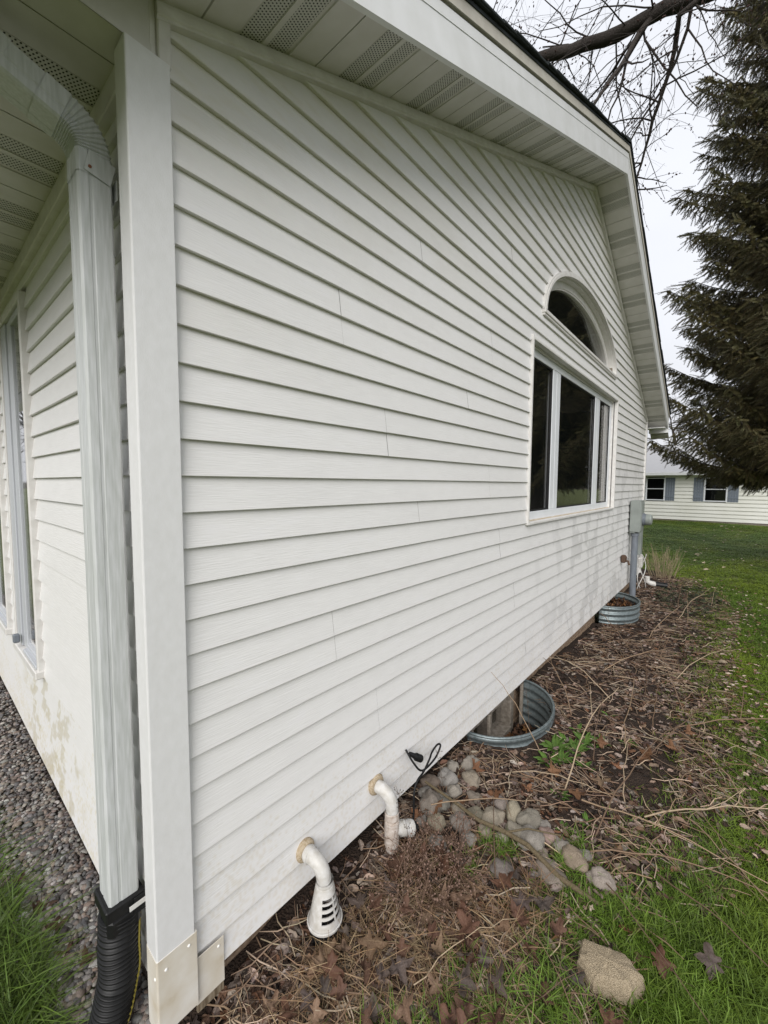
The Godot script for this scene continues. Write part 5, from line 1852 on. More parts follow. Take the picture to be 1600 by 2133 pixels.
func bent_stem(a: Vector3, b: Vector3, sagv: float, r0: float, r1: float, sd: int, n := 9) -> ArrayMesh:
	var r := RandomNumberGenerator.new()
	r.seed = sd
	var pts := PackedVector3Array()
	var rs := PackedFloat32Array()
	var side := (b - a).cross(Vector3.UP).normalized()
	var ph := r.randf() * 6.0
	for i in n:
		var f := float(i) / (n - 1)
		var q := a.lerp(b, f) + Vector3.UP * sagv * sin(PI * f) + side * (0.05 * sin(f * 3.2 + ph) - 0.05 * sin(ph)) * a.distance_to(b) * 1.3 * f * (1.0 - f * 0.6)
		q += Vector3(r.randfn(0, 1), r.randfn(0, 1), r.randfn(0, 1)) * 0.004
		pts.append(q); rs.append(lerpf(r0, r1, f))
	var mb := MB.new()
	mb.tube(pts, rs, 6)
	if r.randf() < 0.6:
		var k := 3 + r.randi() % 3
		var dd := (pts[k] - pts[k - 1]).normalized()
		var br := (dd + side * r.randf_range(-1.1, 1.1) + Vector3(0, r.randf_range(-0.1, 0.5), 0)).normalized()
		var L := a.distance_to(b) * r.randf_range(0.15, 0.35)
		mb.tube(PackedVector3Array([pts[k], pts[k] + br * L * 0.5, pts[k] + br * L + Vector3(0, 0.03, 0)]), PackedFloat32Array([rs[k] * 0.7, rs[k] * 0.55, rs[k] * 0.35]), 5)
	return mb.mesh()

func stems() -> void:
	var mats := []
	for c in [rgb(172, 150, 126), rgb(146, 124, 104), rgb(190, 172, 148), rgb(120, 100, 84)]:
		mats.append(sm(c, 0.8, noise_tex(0.05, Color(0.75, 0.72, 0.68), Color(1, 1, 1), 256, 3, 120 + mats.size()), Vector3(9, 9, 9), true))
	var G := func(x: float, z: float, up: float) -> Vector3: return Vector3(x, ground_y(x, z) + up, z)
	# the thick branch across the stones
	var br := MB.new()
	var bp := PackedVector3Array([Vector3(1.25, -0.02, 0.02), Vector3(1.24, -0.03, 0.2), Vector3(1.235, -0.045, 0.33), Vector3(1.26, -0.05, 0.45), Vector3(1.265, -0.055, 0.55), Vector3(1.225, -0.075, 0.69), Vector3(1.235, -0.10, 0.84)])
	br.tube(bp, PackedFloat32Array([0.006, 0.007, 0.009, 0.010, 0.010, 0.011, 0.010]), 9)
	br.tube(PackedVector3Array([bp[3], bp[3] + Vector3(0.05, 0.03, 0.08), bp[3] + Vector3(0.12, 0.02, 0.2)]), PackedFloat32Array([0.005, 0.004, 0.003]), 6)
	tag(put("fallen_branch", br.mesh(), sm(rgb(124, 112, 92), 0.9, noise_tex(0.05, Color(0.6, 0.58, 0.5), Color(1, 1, 1), 256, 4, 130), Vector3(8, 8, 8), true)), "greenish brown branch lying over the river stones", "branch")
	# long dry stems, placed one by one: from, to, arch height, radius
	var list := [
		[2.9, 0.95, 0.02, 2.25, 1.25, 0.03, 0.05, 0.006], [2.9, 0.95, 0.05, 3.6, 1.75, 0.10, 0.06, 0.004], [1.75, 0.55, 0.0, 2.5, 0.62, 0.35, 0.10, 0.004], [1.55, 0.75, 0.0, 2.3, 0.95, 0.30, 0.08, 0.004],
		[1.7, 0.65, 0.03, 1.75, 1.35, 0.06, 0.05, 0.004], [1.45, 0.75, 0.03, 1.7, 1.4, 0.05, 0.04, 0.0035], [1.85, 0.9, 0.02, 2.2, 1.5, 0.12, 0.06, 0.004], [1.5, 1.0, 0.03, 1.25, 1.4, 0.04, 0.03, 0.003],
		[2.0, 0.35, 0.0, 1.95, 0.02, 0.42, 0.05, 0.003], [2.62, 0.35, 0.0, 3.05, 0.0, 0.20, 0.12, 0.004], [3.1, 0.5, 0.0, 3.15, -0.02, 0.16, 0.10, 0.004], [2.4, 0.85, 0.02, 3.4, 1.1, 0.10, 0.05, 0.004],
		[3.6, 0.35, 0.02, 4.6, 0.75, 0.08, 0.06, 0.004], [3.3, 0.95, 0.0, 4.4, 0.55, 0.15, 0.06, 0.004], [3.9, 0.85, 0.0, 4.9, 1.15, 0.12, 0.05, 0.004], [4.6, 0.3, 0.0, 5.4, 0.8, 0.10, 0.06, 0.004],
		[5.0, 0.5, 0.0, 6.2, 0.7, 0.15, 0.08, 0.004], [4.95, 0.02, 0.2, 4.2, 0.55, 0.02, 0.03, 0.004], [6.0, 0.7, 0.0, 7.0, 0.95, 0.15, 0.07, 0.004], [2.15, 0.6, 0.0, 2.2, 0.62, 0.40, 0.02, 0.003],
		[2.5, 0.7, 0.0, 2.45, 0.72, 0.45, 0.03, 0.003], [2.75, 0.82, 0.0, 2.7, 0.86, 0.38, 0.03, 0.003], [1.9, 0.8, 0.0, 1.92, 0.8, 0.30, 0.02, 0.003], [3.3, 0.7, 0.0, 3.25, 0.72, 0.35, 0.03, 0.003],
		[5.9, 0.8, 0.0, 5.95, 0.8, 0.38, 0.02, 0.003], [6.5, 0.65, 0.0, 6.45, 0.66, 0.40, 0.02, 0.003], [7.0, 1.0, 0.0, 7.0, 1.05, 0.30, 0.05, 0.003], [1.05, 0.5, 0.03, 1.6, 0.25, 0.04, 0.03, 0.0025],
		[1.15, 0.12, 0.05, 1.55, 0.55, 0.05, 0.04, 0.0028], [1.65, 0.1, 0.03, 1.35, 0.42, 0.05, 0.03, 0.0025], [1.7, 0.28, 0.02, 1.85, 0.75, 0.05, 0.04, 0.003], [1.3, 0.85, 0.04, 1.0, 1.2, 0.05, 0.02, 0.0025],
		[1.95, 1.05, 0.03, 1.55, 1.45, 0.03, 0.03, 0.003], [2.2, 0.98, 0.03, 1.7, 1.3, 0.03, 0.04, 0.003], [2.3, 1.1, 0.03, 2.0, 1.55, 0.04, 0.04, 0.003], [2.6, 1.05, 0.04, 2.1, 1.6, 0.05, 0.03, 0.0035],
		[2.7, 0.9, 0.02, 2.2, 1.2, 0.06, 0.03, 0.003], [2.8, 1.1, 0.03, 2.35, 1.65, 0.04, 0.03, 0.003], [3.0, 1.0, 0.03, 2.6, 1.55, 0.05, 0.03, 0.003], [3.2, 1.15, 0.03, 2.7, 1.7, 0.05, 0.03, 0.003],
		[1.75, 0.95, 0.05, 1.75, 1.05, 0.25, 0.02, 0.003], [0.95, 0.7, 0.03, 0.75, 0.95, 0.05, 0.02, 0.002], [0.55, 0.45, 0.03, 0.95, 0.62, 0.05, 0.03, 0.002], [0.6, 0.7, 0.03, 0.95, 0.88, 0.04, 0.02, 0.002],
	]
	for i in list.size():
		var q: Array = list[i]
		var o := put("dry_stem", bent_stem(G.call(q[0], q[1], q[2] + 0.01), G.call(q[3], q[4], q[5] + 0.012), q[6], q[7] * 1.0, q[7] * 0.45, 700 + i), mats[i % 4])
		var mx: float = (q[0] + q[3]) * 0.5
		var mz: float = (q[1] + q[4]) * 0.5
		var place := "beside the far window well"
		if mx < 1.1: place = "at the near end of the bed"
		elif mx < 1.75 and mz < 0.6: place = "over the river stones"
		elif mz > 1.15: place = "out over the grass edge"
		elif mx < 2.1: place = "between the stones and the grass"
		elif mx < 2.8: place = "in front of the near window well"
		elif mx < 3.8: place = "just beyond the near window well"
		elif mx < 4.8: place = "halfway between the window wells"
		var tone: String = ["pale brown", "dull brown", "bleached straw coloured", "dark brown"][i % 4]
		var up: bool = q[5] >= 0.2
		tag(o, tone + (" dry stalk standing " if up else " dry stem lying ") + place, "stem", "standing dry stalks in the bed" if up else "dry stems in the bed")
	# brittle seed-head plant by the outlet pipes
	var t := thing("dried_plant", "brittle reddish brown seed head plant collapsed below the outlet pipes", "plant", "", Vector3(0.92, ground_y(0.92, 0.28), 0.28))
	var st := MB.new()
	var sh := MB.new()
	for i in 230:
		var a := rng.randf() * TAU
		var d := sqrt(rng.randf())
		var p := Vector3(cos(a) * d * 0.22, rng.randf_range(0.0, 0.03), sin(a) * d * 0.15)
		var dir := Vector3(rng.randfn(0, 0.8), rng.randf_range(0.15, 0.9), rng.randfn(0, 0.8)).normalized()
		var L := rng.randf_range(0.06, 0.16)
		var e := p + dir * L
		st.tube(PackedVector3Array([p, p.lerp(e, 0.5) + Vector3(0, 0.012, 0), e]), PackedFloat32Array([0.0017, 0.0014, 0.0009]), 4, false)
		for k in 3:
			var d2 := (dir + Vector3(rng.randfn(0, 0.7), rng.randfn(0, 0.4), rng.randfn(0, 0.7))).normalized()
			var b2 := p.lerp(e, rng.randf_range(0.5, 1.0))
			var e2 := b2 + d2 * rng.randf_range(0.015, 0.04)
			st.tube(PackedVector3Array([b2, e2]), PackedFloat32Array([0.0009, 0.0006]), 3, false)
			sh.box(e2, Vector3.ONE * rng.randf_range(0.0035, 0.006), 0.001, rnd_basis())
	put("stalks", st.mesh(), sm(rgb(112, 90, 76), 0.9), t)
	put("seed_heads", sh.mesh(), sm(rgb(132, 108, 96), 0.9), t)
	# thin weed stalks in front of the boards
	for q in [[0.93, 0.16, 0.36, 0.62], [1.30, 0.10, 0.30, 0.5], [0.75, 0.15, 0.17, 0.4], [2.2, 0.2, 0.3, 0.3], [5.0, 0.1, 0.42, 0.3]]:
		var w := thing("seed_stalk", "thin dark weed stalk with tiny seed pods close to the boards", "stalk", "weed stalks by the boards", Vector3(q[0], ground_y(q[0], q[1]), q[1]))
		var sm_ := MB.new()
		var pts := PackedVector3Array()
		var rs := PackedFloat32Array()
		for i in 9:
			var f := i / 8.0
			pts.append(Vector3(-0.12 * f * f * q[3], q[2] * f, -0.02 * f)); rs.append(lerpf(0.0016, 0.0008, f))
		sm_.tube(pts, rs, 4, false)
		var pods := MB.new()
		for i in 26:
			var f := rng.randf_range(0.35, 1.0)
			var b := pts[int(f * 8)]
			var e := b + Vector3(rng.randfn(0, 0.012), rng.randf_range(0.0, 0.02), rng.randfn(0, 0.012))
			sm_.tube(PackedVector3Array([b, e]), PackedFloat32Array([0.0007, 0.0005]), 3, false)
			pods.box(e, Vector3(0.003, 0.005, 0.003), 0.0008, rnd_basis())
		put("stalk", sm_.mesh(), sm(rgb(96, 84, 74), 0.9), w)
		put("pods", pods.mesh(), sm(rgb(80, 70, 62), 0.9), w)
	# leafless shrub at the far corner
	var sb := thing("bare_shrub", "straw coloured leafless shrub at the far corner of the house", "shrub", "", Vector3(8.65, ground_y(8.65, 0.25), 0.25))
	var ms := MB.new()
	for i in 58:
		var a := rng.randf() * TAU
		var p := Vector3(cos(a), 0, sin(a)) * rng.randf() * 0.25
		var lean := Vector3(cos(a) * rng.randf_range(0.1, 0.5), 1.0, sin(a) * rng.randf_range(0.1, 0.5)).normalized()
		var L := rng.randf_range(0.3, 0.68)
		ms.tube(PackedVector3Array([p, p + lean * L * 0.5 + Vector3(rng.randfn(0, 0.015), 0, rng.randfn(0, 0.015)), p + lean * L]), PackedFloat32Array([0.004, 0.003, 0.0012]), 4, false)
		if rng.randf() < 0.7:
			var b := p + lean * L * 0.55
			ms.tube(PackedVector3Array([b, b + Vector3(rng.randfn(0, 0.09), rng.randf_range(0.08, 0.25), rng.randfn(0, 0.09))]), PackedFloat32Array([0.003, 0.0015]), 4, false)
	put("stems", ms.mesh(), sm(rgb(152, 138, 112), 0.9), sb)

# ------------------------------------------------------------------ trees
func spruce() -> void:
	var base := Vector3(11.6, -0.2, 2.95)
	var t := thing("spruce_tree", "tall dark spruce with drooping branches standing on the lawn", "tree", "", base)
	var H := 21.0
	var tr := MB.new()
	var pts := PackedVector3Array()
	var rs := PackedFloat32Array()
	for i in 16:
		var f := i / 15.0
		pts.append(Vector3(0.05 * sin(f * 5.0), H * f, 0.05 * cos(f * 4.0))); rs.append(0.24 * (1.0 - f) + 0.01)
	tr.tube(pts, rs, 12)
	put("trunk", tr.mesh(), M.bark, t)
	# twig: a finger of needles along +x
	var tw := MB.new()
	var r := RandomNumberGenerator.new()
	r.seed = 4
	tw.col = lin(72, 58, 44)
	tw.tube(PackedVector3Array([Vector3.ZERO, Vector3(0.5, 0.01, 0), Vector3(1, -0.02, 0)]), PackedFloat32Array([0.012, 0.010, 0.004]), 3, false)
	for i in 46:
		var f := (i + 0.5) / 46.0
		var an := i * 2.4
		var p := Vector3(f, 0, 0)
		var out := Vector3(0, cos(an), sin(an))
		var L := r.randf_range(0.075, 0.12) * (1.0 - 0.35 * f)
		var e := p + out * L * 0.8 + Vector3(L * 0.85, 0, 0)
		var wd := out.cross(Vector3.RIGHT) * 0.017
		tw.col = lin(104, 102, 74) * r.randf_range(0.6, 1.25)
		var nn := (wd * 2.0).cross(e - p + wd).normalized()
		var a := tw.vert(p - wd, nn)
		tw.vert(p + wd, nn)
		tw.vert(e, nn)
		tw.ix.append_array([a, a + 2, a + 1])
	var twig := tw.mesh(true)
	var lm := MB.new()
	var xs := []
	var cs := []
	var y := 2.5
	var whorl := 0
	while y < H - 0.6:
		var f := y / H
		var R := 3.35 * (1.0 - f * f * 0.95) * (1.0 if f < 0.75 else 1.0)
		var nb := 9
		for b in nb:
			var az := TAU * b / nb + whorl * 0.9 + rng.randf_range(-0.25, 0.25)
			var L := R * rng.randf_range(0.78, 1.06)
			var dir := Vector3(cos(az), 0, sin(az))
			var rise := lerpf(-0.10, 0.35, f) + rng.randf_range(-0.06, 0.06)
			var droop := lerpf(0.22, 0.12, f)
			var bp := PackedVector3Array()
			var br := PackedFloat32Array()
			for i in 8:
				var q := i / 7.0
				bp.append(Vector3(0, y + rng.randf_range(-0.01, 0.01), 0) + dir * L * q + Vector3(0, L * (rise * q - droop * sin(q * PI) * 0.9 + 0.10 * q * q), 0))
				br.append(lerpf(0.035, 0.005, q))
			# keep only the limbs that can be seen or mirrored
			lm.tube(bp, br, 5, false)
			var sidev := Vector3(-sin(az), 0, cos(az))
			var d := 0.30
			while d < L:
				var q := d / L
				var k := mini(int(q * 7), 6)
				var o := bp[k].lerp(bp[k + 1], q * 7 - k)
				var tang := (bp[k + 1] - bp[k]).normalized()
				for sg in [-1.0, 1.0]:
					var bl := lerpf(0.75, 0.16, q) * rng.randf_range(0.55, 1.1) * minf(1.0, 0.35 + d)
					var bd: Vector3 = (tang * 0.75 + sidev * sg * 0.9 + Vector3(0, -0.28, 0)).normalized()
					var m := int(bl / 0.055) + 1
					for j in m:
						var s := (j + 0.6) / m
						var pp: Vector3 = o + bd * bl * s + Vector3(0, -0.22 * bl * s * s, 0)
						var ang := rng.randf_range(-0.7, 0.7)
						var td: Vector3 = (bd * 0.7 + Vector3(rng.randfn(0, 0.35), -0.62 + rng.randfn(0, 0.22), rng.randfn(0, 0.35)) + tang * ang * 0.3).normalized()
						var len_ := rng.randf_range(0.16, 0.32)
						var up := Vector3.UP if absf(td.y) < 0.95 else Vector3.RIGHT
						var zz := td.cross(up).normalized()
						var yy := zz.cross(td)
						var wdt := 0.44 * rng.randf_range(0.8, 1.2)
						xs.append(Transform3D(Basis(td * len_, yy * wdt, zz * wdt), pp))
						cs.append(vary(Color(1, 1, 1).lerp(Color(1.25, 1.05, 0.75), rng.randf() * 0.5), 0.3))
				d += 0.08
			# tip
			for j in 4:
				var td := (dir + Vector3(rng.randfn(0, 0.3), rng.randf_range(-0.3, 0.35), rng.randfn(0, 0.3))).normalized()
				var zz := td.cross(Vector3.UP).normalized()
				xs.append(Transform3D(Basis(td * 0.26, zz.cross(td) * 0.34, zz * 0.34), bp[7] - dir * 0.06 * j))
				cs.append(vary(Color.WHITE, 0.2))
		y += 0.25 + 0.10 * f
		whorl += 1
	put("limbs", lm.mesh(), M.bark, t)
	many("crown", twig, M.needle, xs, cs, t)

func grow(mb: MB, buds: Array, p: Vector3, dir: Vector3, L: float, r: float, depth: int, hang: float, rg: RandomNumberGenerator) -> void:
	var n := 6
	var pts := PackedVector3Array([p])
	var rs := PackedFloat32Array([r])
	var d := dir
	var q := p
	for i in n:
		d = (d + Vector3(rg.randfn(0, 0.16), rg.randfn(0, 0.12) + hang * (1.0 - 1.7 * i / n), rg.randfn(0, 0.16))).normalized()
		q += d * L / n
		pts.append(q); rs.append(lerpf(r, r * 0.4, float(i + 1) / n))
	mb.tube(pts, rs, 7 if r > 0.03 else (5 if r > 0.008 else 3), false)
	if depth <= 0:
		for i in range(2, n + 1):
			if rg.randf() < 0.45: buds.append(pts[i])
		return
	var kids := 4 if depth > 1 else 3
	for k in kids:
		var i := 1 + int(float(k + rg.randf()) / kids * (n - 1))
		i = mini(i, n)
		var ax := (pts[i] - pts[i - 1]).normalized()
		var sd := Vector3(rg.randfn(0, 1), rg.randfn(0, 0.7), rg.randfn(0, 1))
		sd = (sd - ax * sd.dot(ax)).normalized()
		grow(mb, buds, pts[i], (ax * 0.75 + sd * rg.randf_range(0.5, 0.95)).normalized(), L * rg.randf_range(0.45, 0.7), rs[i] * rg.randf_range(0.45, 0.62), depth - 1, hang, rg)

func add_buds(t: Node3D, buds: Array, s: float) -> void:
	var bm := SphereMesh.new()
	bm.radial_segments = 6
	bm.rings = 3
	bm.radius = 0.5
	bm.height = 1.7
	var xs := []
	var cs := []
	for b in buds:
		xs.append(Transform3D(rnd_basis().scaled(Vector3.ONE * s * rng.randf_range(0.6, 1.3)), b))
		cs.append(vary(lin(70, 52, 48), 0.3))
	many("buds", bm, M.twig, xs, cs, t)

func maple() -> void:
	var base := Vector3(8.2, -0.2, 6.0)
	var t := thing("maple_tree", "bare budding maple whose heavy limb reaches over the roof", "tree", "", base)
	var rg := RandomNumberGenerator.new()
	rg.seed = 31
	var limb := func(list: Array, called: String) -> Array:
		var pts := PackedVector3Array()
		var rs := PackedFloat32Array()
		var cv := Curve3D.new()
		for i in list.size():
			var a: Array = list[maxi(i - 1, 0)]
			var b: Array = list[mini(i + 1, list.size() - 1)]
			var tg := Vector3(b[0] - a[0], b[1] - a[1], b[2] - a[2]) * 0.16
			cv.add_point(Vector3(list[i][0], list[i][1], list[i][2]) - base, -tg, tg)
		var L := cv.get_baked_length()
		var n := maxi(6, int(L / 0.16))
		for i in n + 1:
			var f := float(i) / n
			var fi := f * (list.size() - 1)
			var k := mini(int(fi), list.size() - 2)
			pts.append(cv.sample_baked(L * f, true) + Vector3(rg.randfn(0, 1), rg.randfn(0, 1), rg.randfn(0, 1)) * 0.008)
			rs.append(lerpf(list[k][3], list[k + 1][3], fi - k) * rg.randf_range(0.95, 1.06))
		var mb := MB.new()
		mb.tube(pts, rs, 12)
		put(called, mb.mesh(), M.bark, t)
		return [pts, rs]
	limb.call([[8.2, -0.3, 6.0, 0.55], [8.2, 1.5, 6.0, 0.42], [8.15, 3.6, 5.9, 0.38], [8.1, 5.2, 5.7, 0.34]], "trunk")
	limb.call([[8.1, 5.0, 5.7, 0.30], [8.6, 7.5, 6.6, 0.22], [9.0, 10.5, 7.4, 0.12], [9.2, 13.0, 7.8, 0.04]], "limb")
	var main: Array = limb.call([[8.1, 5.0, 5.7, 0.30], [7.8, 6.9, 3.9, 0.25], [7.5, 8.1, 2.0, 0.15], [7.31, 8.56, 0.3, 0.125], [7.19, 8.56, -0.47, 0.115], [7.12, 8.57, -0.76, 0.11], [6.99, 8.58, -1.19, 0.092], [6.76, 8.60, -1.74, 0.078], [6.5, 8.7, -3.0, 0.055], [6.2, 9.0, -4.6, 0.03]], "limb")
	var two: Array = limb.call([[7.8, 6.9, 3.9, 0.10], [6.9, 8.3, 2.2, 0.075], [6.25, 7.52, 0.52, 0.062], [6.35, 7.38, 0.34, 0.056], [6.53, 7.16, 0.26, 0.05], [6.71, 6.91, 0.12, 0.044], [6.82, 6.75, 0.03, 0.034], [7.0, 6.5, -0.08, 0.026], [7.14, 6.21, -0.21, 0.018], [7.25, 5.95, -0.3, 0.010]], "limb")
	# named side branches seen hanging below the main limb
	var off := Vector3(-0.4138, 1.5045, 1.148)
	var mb := MB.new()
	var buds := []
	var mp: PackedVector3Array = main[0]
	var mr: PackedFloat32Array = main[1]
	for i in range(int(mp.size() * 0.42), mp.size()):
		var cnt := 2 if rg.randf() < 0.6 else 1
		for k in cnt:
			var d := Vector3(rg.randfn(0, 0.8), rg.randf_range(-0.5, 1.0), rg.randfn(0, 0.5)).normalized()
			grow(mb, buds, mp[i], d, rg.randf_range(0.9, 1.9), rg.randf_range(0.008, 0.015), 2, -0.10, rg)
	# three heavier hanging shoots
	for q in [[0.60, Vector3(-0.25, -0.75, -0.75), 2.0, 0.045], [0.555, Vector3(0.15, -0.95, -0.3), 2.0, 0.026], [0.61, Vector3(0.1, -1.0, -0.05), 1.7, 0.018], [0.64, Vector3(0.3, 0.6, -0.9), 1.9, 0.03], [0.52, Vector3(0.0, 0.8, -0.8), 2.0, 0.03]]:
		grow(mb, buds, mp[int(mp.size() * q[0])], (q[1] as Vector3).normalized(), q[2], q[3], 2, -0.03, rg)
	var tp: PackedVector3Array = two[0]
	for i in range(int(tp.size() * 0.55), tp.size(), 1):
		for k in 2:
			var d := Vector3(rg.randfn(0, 0.6), rg.randf_range(-0.6, 0.6), rg.randfn(0, 0.8)).normalized()
			grow(mb, buds, tp[i], d, rg.randf_range(0.4, 1.0), rg.randf_range(0.007, 0.013), 1, -0.12, rg)
	for k in 26:
		var d := Vector3(rg.randfn(0, 0.7), rg.randf_range(0.1, 1.0), rg.randfn(0, 0.7)).normalized()
		grow(mb, buds, Vector3(9.0, 10.5, 7.4) - base + d * 0.1, d, rg.randf_range(1.5, 3.5), 0.04, 2, -0.05, rg)
	put("branches", mb.mesh(), M.bark, t)
	add_buds(t, buds, 0.019)
	print("maple tris ", mb.ix.size() / 3, " buds ", buds.size())

func bare_trees() -> void:
	var rg := RandomNumberGenerator.new()
	var protos := []
	for v in 3:
		rg.seed = 900 + v
		var mb := MB.new()
		var buds := []
		var H := 9.0 + v * 2.0
		var pts := PackedVector3Array()
		var rs := PackedFloat32Array()
		for i in 9:
			var f := i / 8.0
			pts.append(Vector3(rg.randfn(0, 0.05) * i, H * 0.8 * f, rg.randfn(0, 0.05) * i)); rs.append(lerpf(0.24, 0.05, f))
		var trm := MB.new()
		trm.tube(pts, rs, 8)
		for i in range(2, 9):
			for k in 3:
				var a := rg.randf() * TAU
				grow(mb, buds, pts[i], Vector3(cos(a), rg.randf_range(0.5, 1.2), sin(a)).normalized(), rg.randf_range(2.0, 4.0) * (1.0 - 0.05 * i), rs[i] * 0.45, 2, 0.03, rg)
		protos.append([trm.mesh(), mb.mesh()])
	var where := [[34, -6, "behind the neighbour's roof"], [38, -2, "behind the neighbour's roof"], [36, 2.5, "behind the neighbour's roof"], [41, 6, "behind the neighbour's roof"], [33, 11, "right of the neighbour's house"], [30, 17, "right of the neighbour's house"], [25, 22, "right of the neighbour's house"], [19, 26, "across the lawn"], [12, 30, "across the lawn"], [44, -11, "behind the neighbour's roof"], [-14, -9, "in front of the house"], [-19, -16, "in front of the house"], [-12, -22, "in front of the house"], [-24, -4, "in front of the house"], [-17, -30, "in front of the house"], [28, 14, "right of the neighbour's house"], [-3.0, -17, "in front of the house"], [-4.6, -25, "in front of the house"], [-2.2, -33, "in front of the house"], [-6.0, -30, "in front of the house"]]
	for i in where.size():
		var w: Array = where[i]
		var t := thing("bare_tree", "leafless grey tree standing far off " + w[2], "tree", "leafless trees " + w[2], Vector3(w[0], ground_y(w[0], w[1]) - 0.05, w[1]))
		t.rotation.y = i * 1.7
		t.scale = Vector3.ONE * (0.85 + 0.05 * (i % 5))
		put("trunk", protos[i % 3][0], M.bark, t)
		put("branches", protos[i % 3][1], M.bark, t)

# ------------------------------------------------------------------ neighbour
func neighbour() -> void:
	var X := 23.7
	var t := thing("neighbour_house", "low white clapboard house with grey shutters across the lawn", "house", "", Vector3(X, -0.3, 0.0))
	var o := Vector3(-X, 0.3, 0.0)
	var Z0 := -9.0
	var Z1 := 3.6
	var wl := MB.new()
	wl.span(Vector3(X + 0.03, -0.3, Z0) + o, Vector3(X + 0.15, 0.82, Z1) + o, 0)
	wl.span(Vector3(X + 0.03, 1.86, Z0) + o, Vector3(X + 0.15, 2.2, Z1) + o, 0)
	var za := Z0
	for w in [[-6.0, -5.2], [-2.10, -1.38], [0.20, 0.96], [Z1, Z1]]:
		wl.span(Vector3(X + 0.03, 0.82, za) + o, Vector3(X + 0.15, 1.86, w[0]) + o, 0)
		za = w[1]
	wl.span(Vector3(X + 6.9, -0.3, Z0) + o, Vector3(X + 7.0, 2.2, Z1) + o, 0)
	wl.span(Vector3(X + 0.15, -0.3, Z0) + o, Vector3(X + 6.9, 2.2, Z0 + 0.1) + o, 0)
	wl.span(Vector3(X + 0.15, -0.3, Z1 - 0.1) + o, Vector3(X + 6.9, 2.2, Z1) + o, 0)
	wl.span(Vector3(X + 0.15, 2.15, Z0 + 0.1) + o, Vector3(X + 6.9, 2.2, Z1 - 0.1) + o, 0)
	put("wall", wl.mesh(), M.inside, t)
	var fd := MB.new()
	fd.span(Vector3(X + 0.01, -0.35, Z0) + o, Vector3(X + 0.03, -0.10, Z1) + o, 0)
	put("foundation", fd.mesh(), M.concrete, t)
	var ex := 0.172
	var wins := [[-2.10, -1.38], [0.20, 0.96], [-6.0, -5.2]]
	for k in 13:
		var y0 := -0.12 + k * ex
		var y1 := y0 + ex
		var spans := [[Z0, Z1]]
		if y1 > 0.83 and y0 < 1.86:
			spans = []
			var a := Z0
			for w in [[-6.0, -5.2], [-2.10, -1.38], [0.20, 0.96]]:
				spans.append([a, w[0]]); a = w[1]
			spans.append([a, Z1])
		for sp in spans:
			var b := MB.new()
			b.quad(Vector3(X + 0.018, y0, sp[0]) + o, Vector3(X - 0.032, y0, sp[0]) + o, Vector3(X - 0.032, y0, sp[1]) + o, Vector3(X + 0.018, y0, sp[1]) + o)
			b.quad(Vector3(X - 0.032, y0, sp[0]) + o, Vector3(X + 0.008, y1, sp[0]) + o, Vector3(X + 0.008, y1, sp[1]) + o, Vector3(X - 0.032, y0, sp[1]) + o)
			put("siding_board", b.mesh(), M.nsiding, t)
	for w in wins:
		var wn := Node3D.new()
		wn.name = "window"
		t.add_child(wn, true)
		var a: float = w[0]
		var b: float = w[1]
		var f := MB.new()
		f.span(Vector3(X - 0.03, 0.80, a - 0.045) + o, Vector3(X + 0.05, 1.89, a + 0.012) + o, 0.004)
		f.span(Vector3(X - 0.03, 0.80, b - 0.012) + o, Vector3(X + 0.05, 1.89, b + 0.045) + o, 0.004)
		f.span(Vector3(X - 0.03, 1.85, a) + o, Vector3(X + 0.05, 1.89, b) + o, 0.004)
		f.span(Vector3(X - 0.05, 0.775, a - 0.05) + o, Vector3(X + 0.05, 0.825, b + 0.05) + o, 0.004)
		f.span(Vector3(X - 0.0, 1.33, a) + o, Vector3(X + 0.05, 1.365, b) + o, 0.004)
		put("frame", f.mesh(), M.frame, wn)
		var g := MB.new()
		g.quad(Vector3(X + 0.04, 0.82, a) + o, Vector3(X + 0.04, 1.86, a) + o, Vector3(X + 0.04, 1.86, b) + o, Vector3(X + 0.04, 0.82, b) + o)
		put("pane", g.mesh(), M.glass, wn)
		for sd in 2:
			var s0: float = (a - 0.05 - 0.38) if sd == 0 else (b + 0.05)
			var sh := Node3D.new()
			sh.name = "shutter"
			t.add_child(sh, true)
			for k in 4:
				var m := MB.new()
				m.span(Vector3(X - 0.035, 0.77, s0 + k * 0.095) + o, Vector3(X - 0.008, 1.89, s0 + k * 0.095 + 0.09) + o, 0.004)
				put("plank", m.mesh(), M.shutter, sh)
			for yy in [0.93, 1.70]:
				var m := MB.new()
				m.span(Vector3(X - 0.052, yy, s0 + 0.01) + o, Vector3(X - 0.036, yy + 0.08, s0 + 0.365) + o, 0.004)
				put("batten", m.mesh(), M.shutter, sh)
	var rf := MB.new()
	rf.quad(Vector3(X - 0.5, 2.12, Z1 + 0.3) + o, Vector3(X + 3.6, 3.75, Z1 + 0.3) + o, Vector3(X + 3.6, 3.75, Z0 - 0.3) + o, Vector3(X - 0.5, 2.12, Z0 - 0.3) + o)
	rf.quad(Vector3(X + 3.6, 3.75, Z1 + 0.3) + o, Vector3(X + 7.6, 2.12, Z1 + 0.3) + o, Vector3(X + 7.6, 2.12, Z0 - 0.3) + o, Vector3(X + 3.6, 3.75, Z0 - 0.3) + o)
	put("roof", rf.mesh(), M.nroof, t)
	var ev := MB.new()
	ev.span(Vector3(X - 0.53, 2.0, Z0 - 0.3) + o, Vector3(X - 0.50, 2.14, Z1 + 0.3) + o, 0.004)
	ev.span(Vector3(X - 0.50, 2.0, Z0 - 0.3) + o, Vector3(X + 0.03, 2.02, Z1 + 0.3) + o, 0)
	put("gutter", ev.mesh(), M.fascia, t)

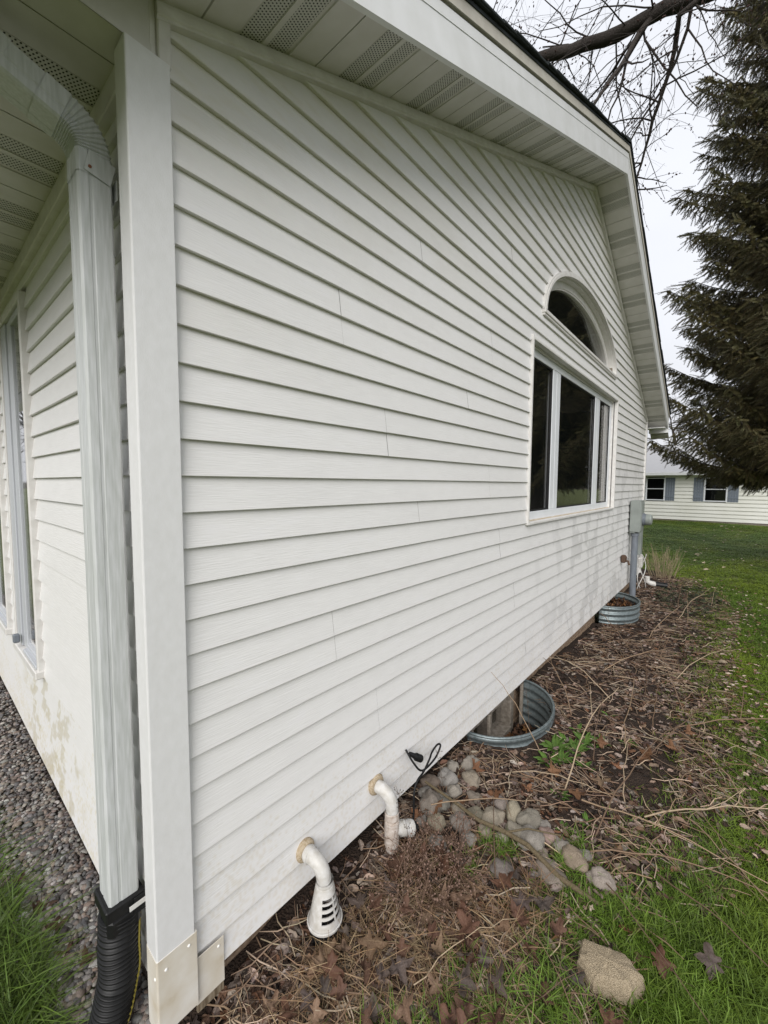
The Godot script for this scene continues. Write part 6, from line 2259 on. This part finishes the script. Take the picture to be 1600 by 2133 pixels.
# ------------------------------------------------------------------ scene
func _ready() -> void:
	rng.seed = 12345
	noise.seed = 3
	noise.frequency = 0.25
	noise2.seed = 11
	noise2.frequency = 0.6
	noise2.fractal_octaves = 3
	# camera: ultra-wide phone lens held upright, tipped down a little
	var cam := Camera3D.new()
	cam.name = "camera"
	add_child(cam)
	cam.fov = 102.92
	cam.near = 0.03
	cam.far = 500.0
	var pit := 0.0682
	var roll := 0.0053
	var yaw := 0.7053
	var F := Vector3(cos(yaw) * cos(pit), -sin(pit), -sin(yaw) * cos(pit))
	var Rv := F.cross(Vector3.UP).normalized()
	var Uv := Rv.cross(F)
	var R2 := Rv * cos(roll) + Uv * sin(roll)
	var U2 := Uv * cos(roll) - Rv * sin(roll)
	cam.transform = Transform3D(Basis(R2, U2, -F), Vector3(-0.4138, 1.5045, 1.148))
	cam.current = true
	# overcast sky, brighter overhead
	var env := Environment.new()
	env.background_mode = Environment.BG_SKY
	var sky := Sky.new()
	var ps := ProceduralSkyMaterial.new()
	ps.sky_top_color = Color(0.89, 0.90, 0.925)
	ps.sky_horizon_color = Color(0.86, 0.865, 0.885)
	ps.sky_curve = 0.2
	ps.ground_bottom_color = Color(0.35, 0.34, 0.3)
	ps.ground_horizon_color = Color(0.6, 0.6, 0.58)
	ps.sun_angle_max = 1.0
	var cloud := noise_tex(0.006, Color(1, 1, 1, 0.0), Color(1, 1, 1, 1.0), 1024, 5, 201)
	ps.sky_cover = cloud
	ps.sky_cover_modulate = Color(0.36, 0.37, 0.39, 1.0)
	sky.sky_material = ps
	env.sky = sky
	env.background_energy_multiplier = 0.56
	env.tonemap_mode = Environment.TONE_MAPPER_LINEAR
	env.tonemap_exposure = 2.0
	env.sdfgi_enabled = true
	env.ssao_enabled = true
	env.ssil_enabled = true
	var we := WorldEnvironment.new()
	we.name = "environment"
	we.environment = env
	add_child(we)
	var sun := DirectionalLight3D.new()
	sun.name = "sun"
	sun.light_energy = 0.5
	sun.light_angular_distance = 45.0
	sun.light_color = Color(1.0, 0.99, 0.98)
	sun.shadow_enabled = true
	add_child(sun)
	sun.look_at_from_position(Vector3(-7.0, 5.2, 4.2), Vector3.ZERO)
	make_materials()
	grounds()
	var house := thing("house", "white vinyl sided gable house with an arched window", "house")
	gable_wall(house)
	front_wall(house)
	gable_windows(house)
	eaves(house)
	corner_post(house)
	foundation(house)
	neighbour()
	spruce()
	maple()
	bare_trees()
	curtains()
	downspout()
	drain_hose()
	window_well(0, "galvanized corrugated window well full of leaves nearest the camera")
	window_well(1, "galvanized corrugated window well beside the meter conduit")
	sump_outlets()
	cable()
	electric_meter()
	gravel()
	stones()
	stems()
	weeds()
	single_leaves()
	grasses()
	litter()
